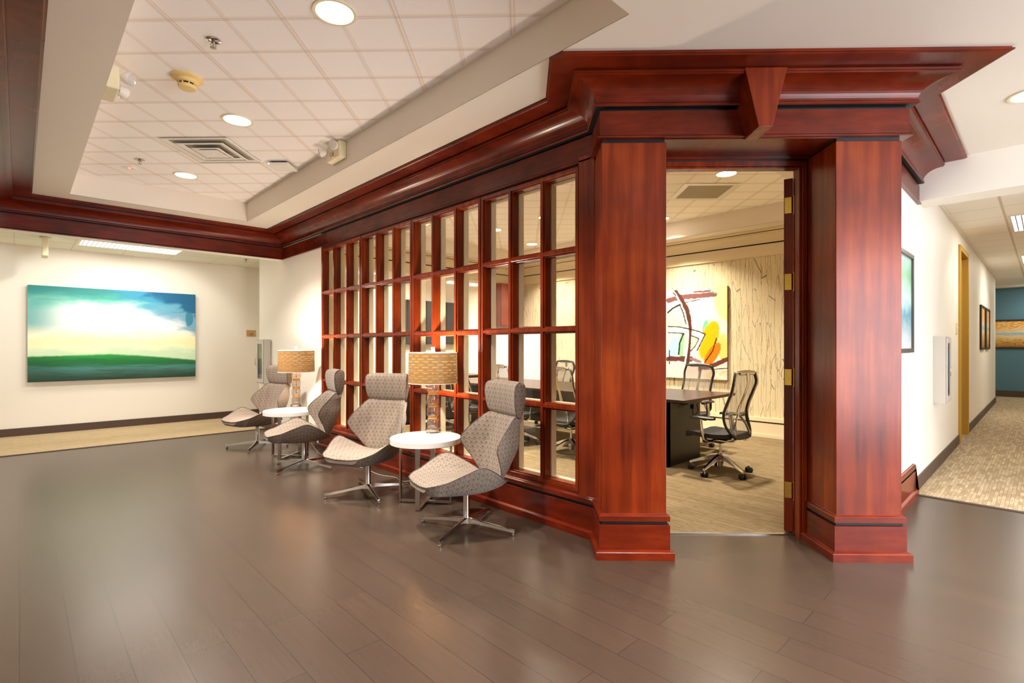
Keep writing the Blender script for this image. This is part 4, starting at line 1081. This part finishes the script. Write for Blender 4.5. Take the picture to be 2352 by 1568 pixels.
mb = MB(); mb.box((-.06, -.012, -.07), (.06, 0, .07)); mb.build('plate', IVORY, t, bevel=.003)
mb = MB(); mb.box((-.012, -.02, -.02), (.012, -.012, .02)); mb.build('toggle', IVORY, t)

# ------------------------------------------------------------------ ceiling fixtures
def downlight(loc, label, group, power, color, lens, r=.098, first=[None]):
    t = thing('downlight', label, 'ceiling light', loc, 0, group)
    n = 40; mb = MB(); mb.lathe([(r + .022, .0), (r + .020, -.008), (r + .004, -.008), (r, -.002), (r, .004)], n=n, cap=False); mb.build('trim_ring', IVORY, t, smooth=40)
    mb = MB(); mb.lathe([(r, -.002), (r * .7, -.004), (.001, -.005)], n=n, cap=False); mb.build('lens', lens, t, smooth=60)
    area('downlight_lamp', (0, 0, -.014), power, r * 1.7, color, t, spread=2.0)
    return t
G1, G2, G3 = 'recessed downlights in the lobby tray ceiling', 'recessed downlights in the lobby soffit', 'recessed downlights in the conference room'
downlight((1.273, 2.757, ZT), 'largest round downlight in the lobby tray, at the top edge of the photo', G1, P_DOWN, WARM, LENS)
downlight((1.301, 4.632, ZT), 'middle round downlight in the lobby tray, above the air diffuser', G1, P_DOWN, WARM, LENS)
downlight((1.315, 6.527, ZT), 'farthest round downlight in the lobby tray, beyond the air diffuser', G1, P_DOWN, WARM, LENS)
downlight((4.70, .06, ZS), 'round downlight in the white soffit at the right photo edge', G2, P_SOFFIT * .55, NEUT, LENS)
for x, y in ((1.46, -.25), (3.05, -.25), (1.46, -2.1), (3.05, -2.1), (4.70, -2.1), (-.1 + .35, .6)):
    downlight((x, y, ZS), 'round recessed downlight in the lobby soffit behind the viewpoint', G2, P_SOFFIT, WARM, LENS)
for x, y, lab in ((5.53, 2.40, 'round downlight just inside the doorway, cut by the door head'), (6.80, 3.90, 'round downlight by the conference tray edge, left side of the doorway'), (5.53, 6.15, 'round downlight seen through the upper screen, nearer of a close pair'),
                  (6.80, 6.55, 'round downlight near the tray corner seen through the upper screen'), (5.53, 5.05, 'round downlight seen through the second upper pane from the column'), (4.45, 6.60, 'round downlight seen through the third screen panel'),
                  (4.25, 4.3, 'round downlight over the near table side, seen through the screen')):
    downlight((x, y, ZT), lab, G3, P_CONF, WARMER, LENSC)
# air diffuser
def at45(mb, fr): return fr
t = thing('air_diffuser', 'square white stepped air diffuser in the lobby tile ceiling', 'air vent', (*D(-2.955, 4.845).xy, ZT), -PI / 4)
mb = MB()
for i, (a, z) in enumerate(((.315, -.010), (.225, -.020), (.135, -.030))):
    b = a - .055; zo = z - .004
    for q in range(4):
        c, s = round(math.cos(q * PI / 2)), round(math.sin(q * PI / 2)); f = lambda x, y, z_: Vector((x * c - y * s, x * s + y * c, z_))
        mb.quad([f(-a, -a, z), f(a, -a, z), f(b, -b, z + .008), f(-b, -b, z + .008)])
        mb.quad([f(-a, -a, z), f(a, -a, z), f(a - .012, -a + .012, zo), f(-a + .012, -a + .012, zo)])
mb.build('louvres', WHPL, t)
mb = MB(); mb.box((-.09, -.09, -.034), (.09, .09, -.030)); mb.build('centre_plate', WHPL, t, bevel=.003)
mb = MB(); mb.lathe([(.014, -.040), (.016, -.034)], n=16); mb.build('screw_cap', WHPL, t)
mb = MB(); mb.box((-.30, -.30, -.002), (.30, .30, -.0005)); mb.build('duct_opening', Mat('duct_dark', S(160, 154, 142), .6).m, t)
# return grille in the conference ceiling
t = thing('return_grille', 'square grey return air grille in the conference ceiling inside the doorway', 'air vent', (*D(2.195, 6.26).xy, ZT), -PI / 4)
mb = MB(); a, b = .325, .26
for q in range(4):
    c, s = round(math.cos(q * PI / 2)), round(math.sin(q * PI / 2)); f = lambda x, y, z_: Vector((x * c - y * s, x * s + y * c, z_))
    mb.quad([f(-a, -a, -.006), f(a, -a, -.006), f(b, -b, -.010), f(-b, -b, -.010)])
mb.build('frame', WHPL, t)
def m_perf():
    M = Mat('perforated_grey', S(150, 140, 112), .6); o = M.sep(M.coord('Object'))
    h = (((o[0] / .012).fract() - .5).abs().lt(.28)) * (((o[1] / .012).fract() - .5).abs().lt(.28))
    M.color(M.mix(h * .8, S(168, 156, 124), S(70, 64, 50))); return M.m
mb = MB(); mb.box((-b, -b, -.009), (b, b, -.005)); mb.build('perforated_plate', m_perf(), t)
# smoke detector
t = thing('smoke_detector', 'yellowed round smoke detector on the lobby tile ceiling', 'smoke detector', (.845, 4.150, ZT))
mb = MB(); mb.lathe([(.098, 0), (.100, -.008), (.085, -.016), (.070, -.020), (.066, -.034), (.055, -.042)], n=40); mb.build('base', YEL, t, smooth=40)
mb = MB(); mb.lathe([(.050, -.042), (.050, -.056)], n=32); mb.build('vent_gap', PLBLK, t)
mb = MB(); mb.lathe([(.056, -.055), (.058, -.060), (.052, -.076), (.030, -.080)], n=32)
for k in range(8):
    a = k * PI / 4; mb.box((.050 * math.cos(a) - .004, .050 * math.sin(a) - .004, -.058), (.050 * math.cos(a) + .004, .050 * math.sin(a) + .004, -.040))
mb.build('sensor_cap', YEL, t, smooth=40)
# sprinklers
def sprinkler(loc, label):
    t = thing('sprinkler', label, 'sprinkler', loc, 0, 'chrome ceiling sprinklers')
    mb = MB(); mb.lathe([(.042, 0), (.042, -.004), (.030, -.008), (.022, -.002)], n=28); mb.build('escutcheon', CHROME, t, smooth=40)
    mb = MB(); mb.lathe([(.010, 0), (.010, -.018), (.004, -.022), (.004, -.045)], n=12); mb.tube([(.010, 0, -.018), (.016, 0, -.032), (.006, 0, -.046)], .0025, 6); mb.tube([(-.010, 0, -.018), (-.016, 0, -.032), (-.006, 0, -.046)], .0025, 6); mb.build('head', STEEL, t, smooth=40)
    mb = MB(); mb.lathe([(.018, -.046), (.018, -.049), (.004, -.050)], n=20); mb.build('deflector', STEEL, t)
sprinkler((.855, 3.525, ZT), 'chrome ceiling sprinkler nearer the viewer, above the smoke detector')
sprinkler((.871, 6.298, ZT), 'chrome ceiling sprinkler at the far left end of the lobby tray')
sprinkler((2.72, 9.22, 2.735), 'small sprinkler in the hall ceiling beside the dark beam corner')
# wireless access point
t = thing('access_point', 'flat white wireless access point with blue light under the lobby ceiling', 'access point', (*D(-2.47, 5.23).xy, ZT), -PI / 4)
mb = MB(); mb.box((-.115, -.115, -.045), (.115, .115, -.018)); mb.build('body', WHPL, t, bevel=.012)
mb = MB(); mb.box((-.08, -.08, -.018), (.08, .08, 0)); mb.build('bracket', PLBLK, t)
mb = MB(); mb.sphere((-.085, -.113, -.036), .006, 8); mb.build('status_light', emis('blue_led', (.2, .3, 1, 1), 6), t)
# small ceiling plate with red light
t = thing('alarm_plate', 'small square ceiling plate with a red light at the left end of the lobby tray', 'alarm', (.83, 6.66, ZT), -PI / 4)
mb = MB(); mb.box((-.055, -.045, -.008), (.055, .045, 0)); mb.build('plate', WHPL, t, bevel=.002)
mb = MB(); mb.sphere((.01, -.01, -.010), .012, 10); mb.build('red_light', emis('red_led', (1, .03, .03, 1), 2.0), t, smooth=60)
# emergency lights on the tray sides
def emergency(loc, rz, label):
    t = thing('emergency_light', label, 'emergency light', loc, rz, 'twin-head emergency lights')        # faces local -y
    mb = MB(); mb.box((-.13, -.075, -.075), (.13, 0, .075)); b = mb.build('housing', IVORY, t, bevel=.012, seg=3)
    mb = MB(); mb.box((-.035, -.088, -.04), (.02, -.085, -.005)); mb.build('test_panel', GREYM, t)
    mb = MB(); mb.sphere((.03, -.088, -.062), .004, 8); mb.build('indicator', emis('red_dot', (1, .1, .05, 1), 1.5), t)
    for sx in (-1, 1):
        c = Vector((sx * .11, -.10, .02)); d = Vector((sx * .55, -.8, -.25)).normalized()
        mb = MB(); mb.tube([c - d * .015, c + d * .01, c + d * .04, c + d * .044], [.02, .036, .042, .040], 16); h = mb.build('lamp_head', WHPL, t, smooth=40)
        mb = MB(); mb.tube([c + d * .045, c + d * .052, c + d * .055], [.039, .034, .014], 16); mb.build('lens', Mat('ribbed_lens', S(206, 200, 196), .12, spec=.8).m, h, smooth=40)
emergency((TX1, 4.54, ZT - .085), -PI / 2, 'twin-head emergency light on the tray side above the screen')
emergency((TX0, 4.24, 3.012), PI / 2, 'twin-head emergency light peeking over the left tray edge')
# troffers
LOUV = None
def m_louv():
    M = Mat('parabolic_louver', S(214, 212, 204), .3, .2, emit=(1, .96, .88, 1), estr=.0)
    o = M.sep(M.coord('Object')); g = (((o[0] / .05).fract() - .5).abs().gt(.40)).max((((o[1] / .05).fract() - .5).abs().gt(.40)))
    M.color(M.mix(g, S(250, 248, 240), S(150, 146, 136)))
    M.nt.links.new(((1.0 - g) * 1.6).k, M.b.inputs['Emission Strength']); return M.m
LOUV = m_louv()
def troffer(loc, sx, sy, label, group, power, color=NEUT):
    t = thing('troffer_light', label, 'ceiling light', loc, 0, group)
    mb = MB(); f = .022
    for a, b in (((-sx, -sy), (sx, -sy + f)), ((-sx, sy - f), (sx, sy)), ((-sx, -sy + f), (-sx + f, sy - f)), ((sx - f, -sy + f), (sx, sy - f))): mb.box((*a, -.010), (*b, .0))
    mb.build('frame', WHPL, t)
    mb = MB(); mb.box((-sx + f, -sy + f, -.005), (sx - f, sy - f, -.001)); mb.build('louver', LOUV, t)
    area('troffer_lamp', (0, 0, -.02), power, 2 * sx - .1, color, t, shape='RECTANGLE', size_y=2 * sy - .08)
troffer((1.19, 9.27, 2.735), .60, .27, 'rectangular louvred ceiling light in the hall above the green painting', 'hall troffers', P_TROFFER)
troffer((-1.6, 9.27, 2.735), .60, .27, 'rectangular louvred ceiling light in the hall out of the left frame edge', 'hall troffers', P_TROFFER)
troffer((5.2, 9.5, 2.735), .60, .27, 'rectangular louvred ceiling light in the hall hidden behind the screen wall', 'hall troffers', P_TROFFER * .5)
troffer((9.02, .0, 2.83), .60, .31, 'nearest rectangular louvred light in the corridor ceiling', 'corridor troffers', P_TROFFER)
troffer((12.9, .0, 2.83), .60, .31, 'second rectangular louvred light along the corridor ceiling', 'corridor troffers', P_TROFFER)
troffer((16.8, .0, 2.83), .60, .31, 'farthest rectangular louvred light near the blue wall', 'corridor troffers', P_TROFFER)
# hanging exit sign seen edge on
t = thing('exit_sign', 'slim ivory edge-on hanging sign box under the hall ceiling', 'sign', (.245, 9.217, 2.735))
mb = MB(); mb.box((-.055, -.055, -.02), (.055, .055, 0)); mb.build('canopy', IVORY, t, bevel=.004)
mb = MB(); mb.box((-.03, -.15, -.26), (.03, .15, -.02)); mb.build('housing', IVORY, t, bevel=.005)
# hall spot lamps that wash the painting, conference wall washers
def washer(loc, target, power, color, label, group, ang=70):
    t = thing('wall_washer', label, 'ceiling light', loc, 0, group)
    mb = MB(); mb.lathe([(.075, 0), (.072, -.006), (.055, -.004), (.05, .0)], n=28, cap=False); mb.build('trim_ring', WHPL, t, smooth=40)
    mb = MB(); mb.lathe([(.05, -.001), (.001, -.0015)], n=24, cap=False); mb.build('lens', LENS, t)
    spot('washer_lamp', (0, 0, -.012), Vector(target) - Vector(loc), power, color, ang, .45, .05, t)
washer((.66, 8.30, 2.735), (.66, 10.2, 1.35), P_SPOT, NEUT, 'small recessed wall washer aimed at the left of the green painting', 'hall wall washers', 78)
washer((1.62, 8.30, 2.735), (1.62, 10.2, 1.35), P_SPOT, NEUT, 'small recessed wall washer aimed at the right of the green painting', 'hall wall washers', 78)
for x in (8.3, 12.6, 13.7): washer((x, -.35, 2.918 if x < 5.8 else 2.83), (x, YC, 1.3), P_SPOT * .33, NEUT, 'small recessed wall washer over the corridor wall', 'corridor wall washers', 75)
washer((17.0, -.3, 2.83), (18, .1, 1.5), P_SPOT * .3, NEUT, 'small recessed wall washer aimed at the blue wall', 'corridor wall washers', 75)
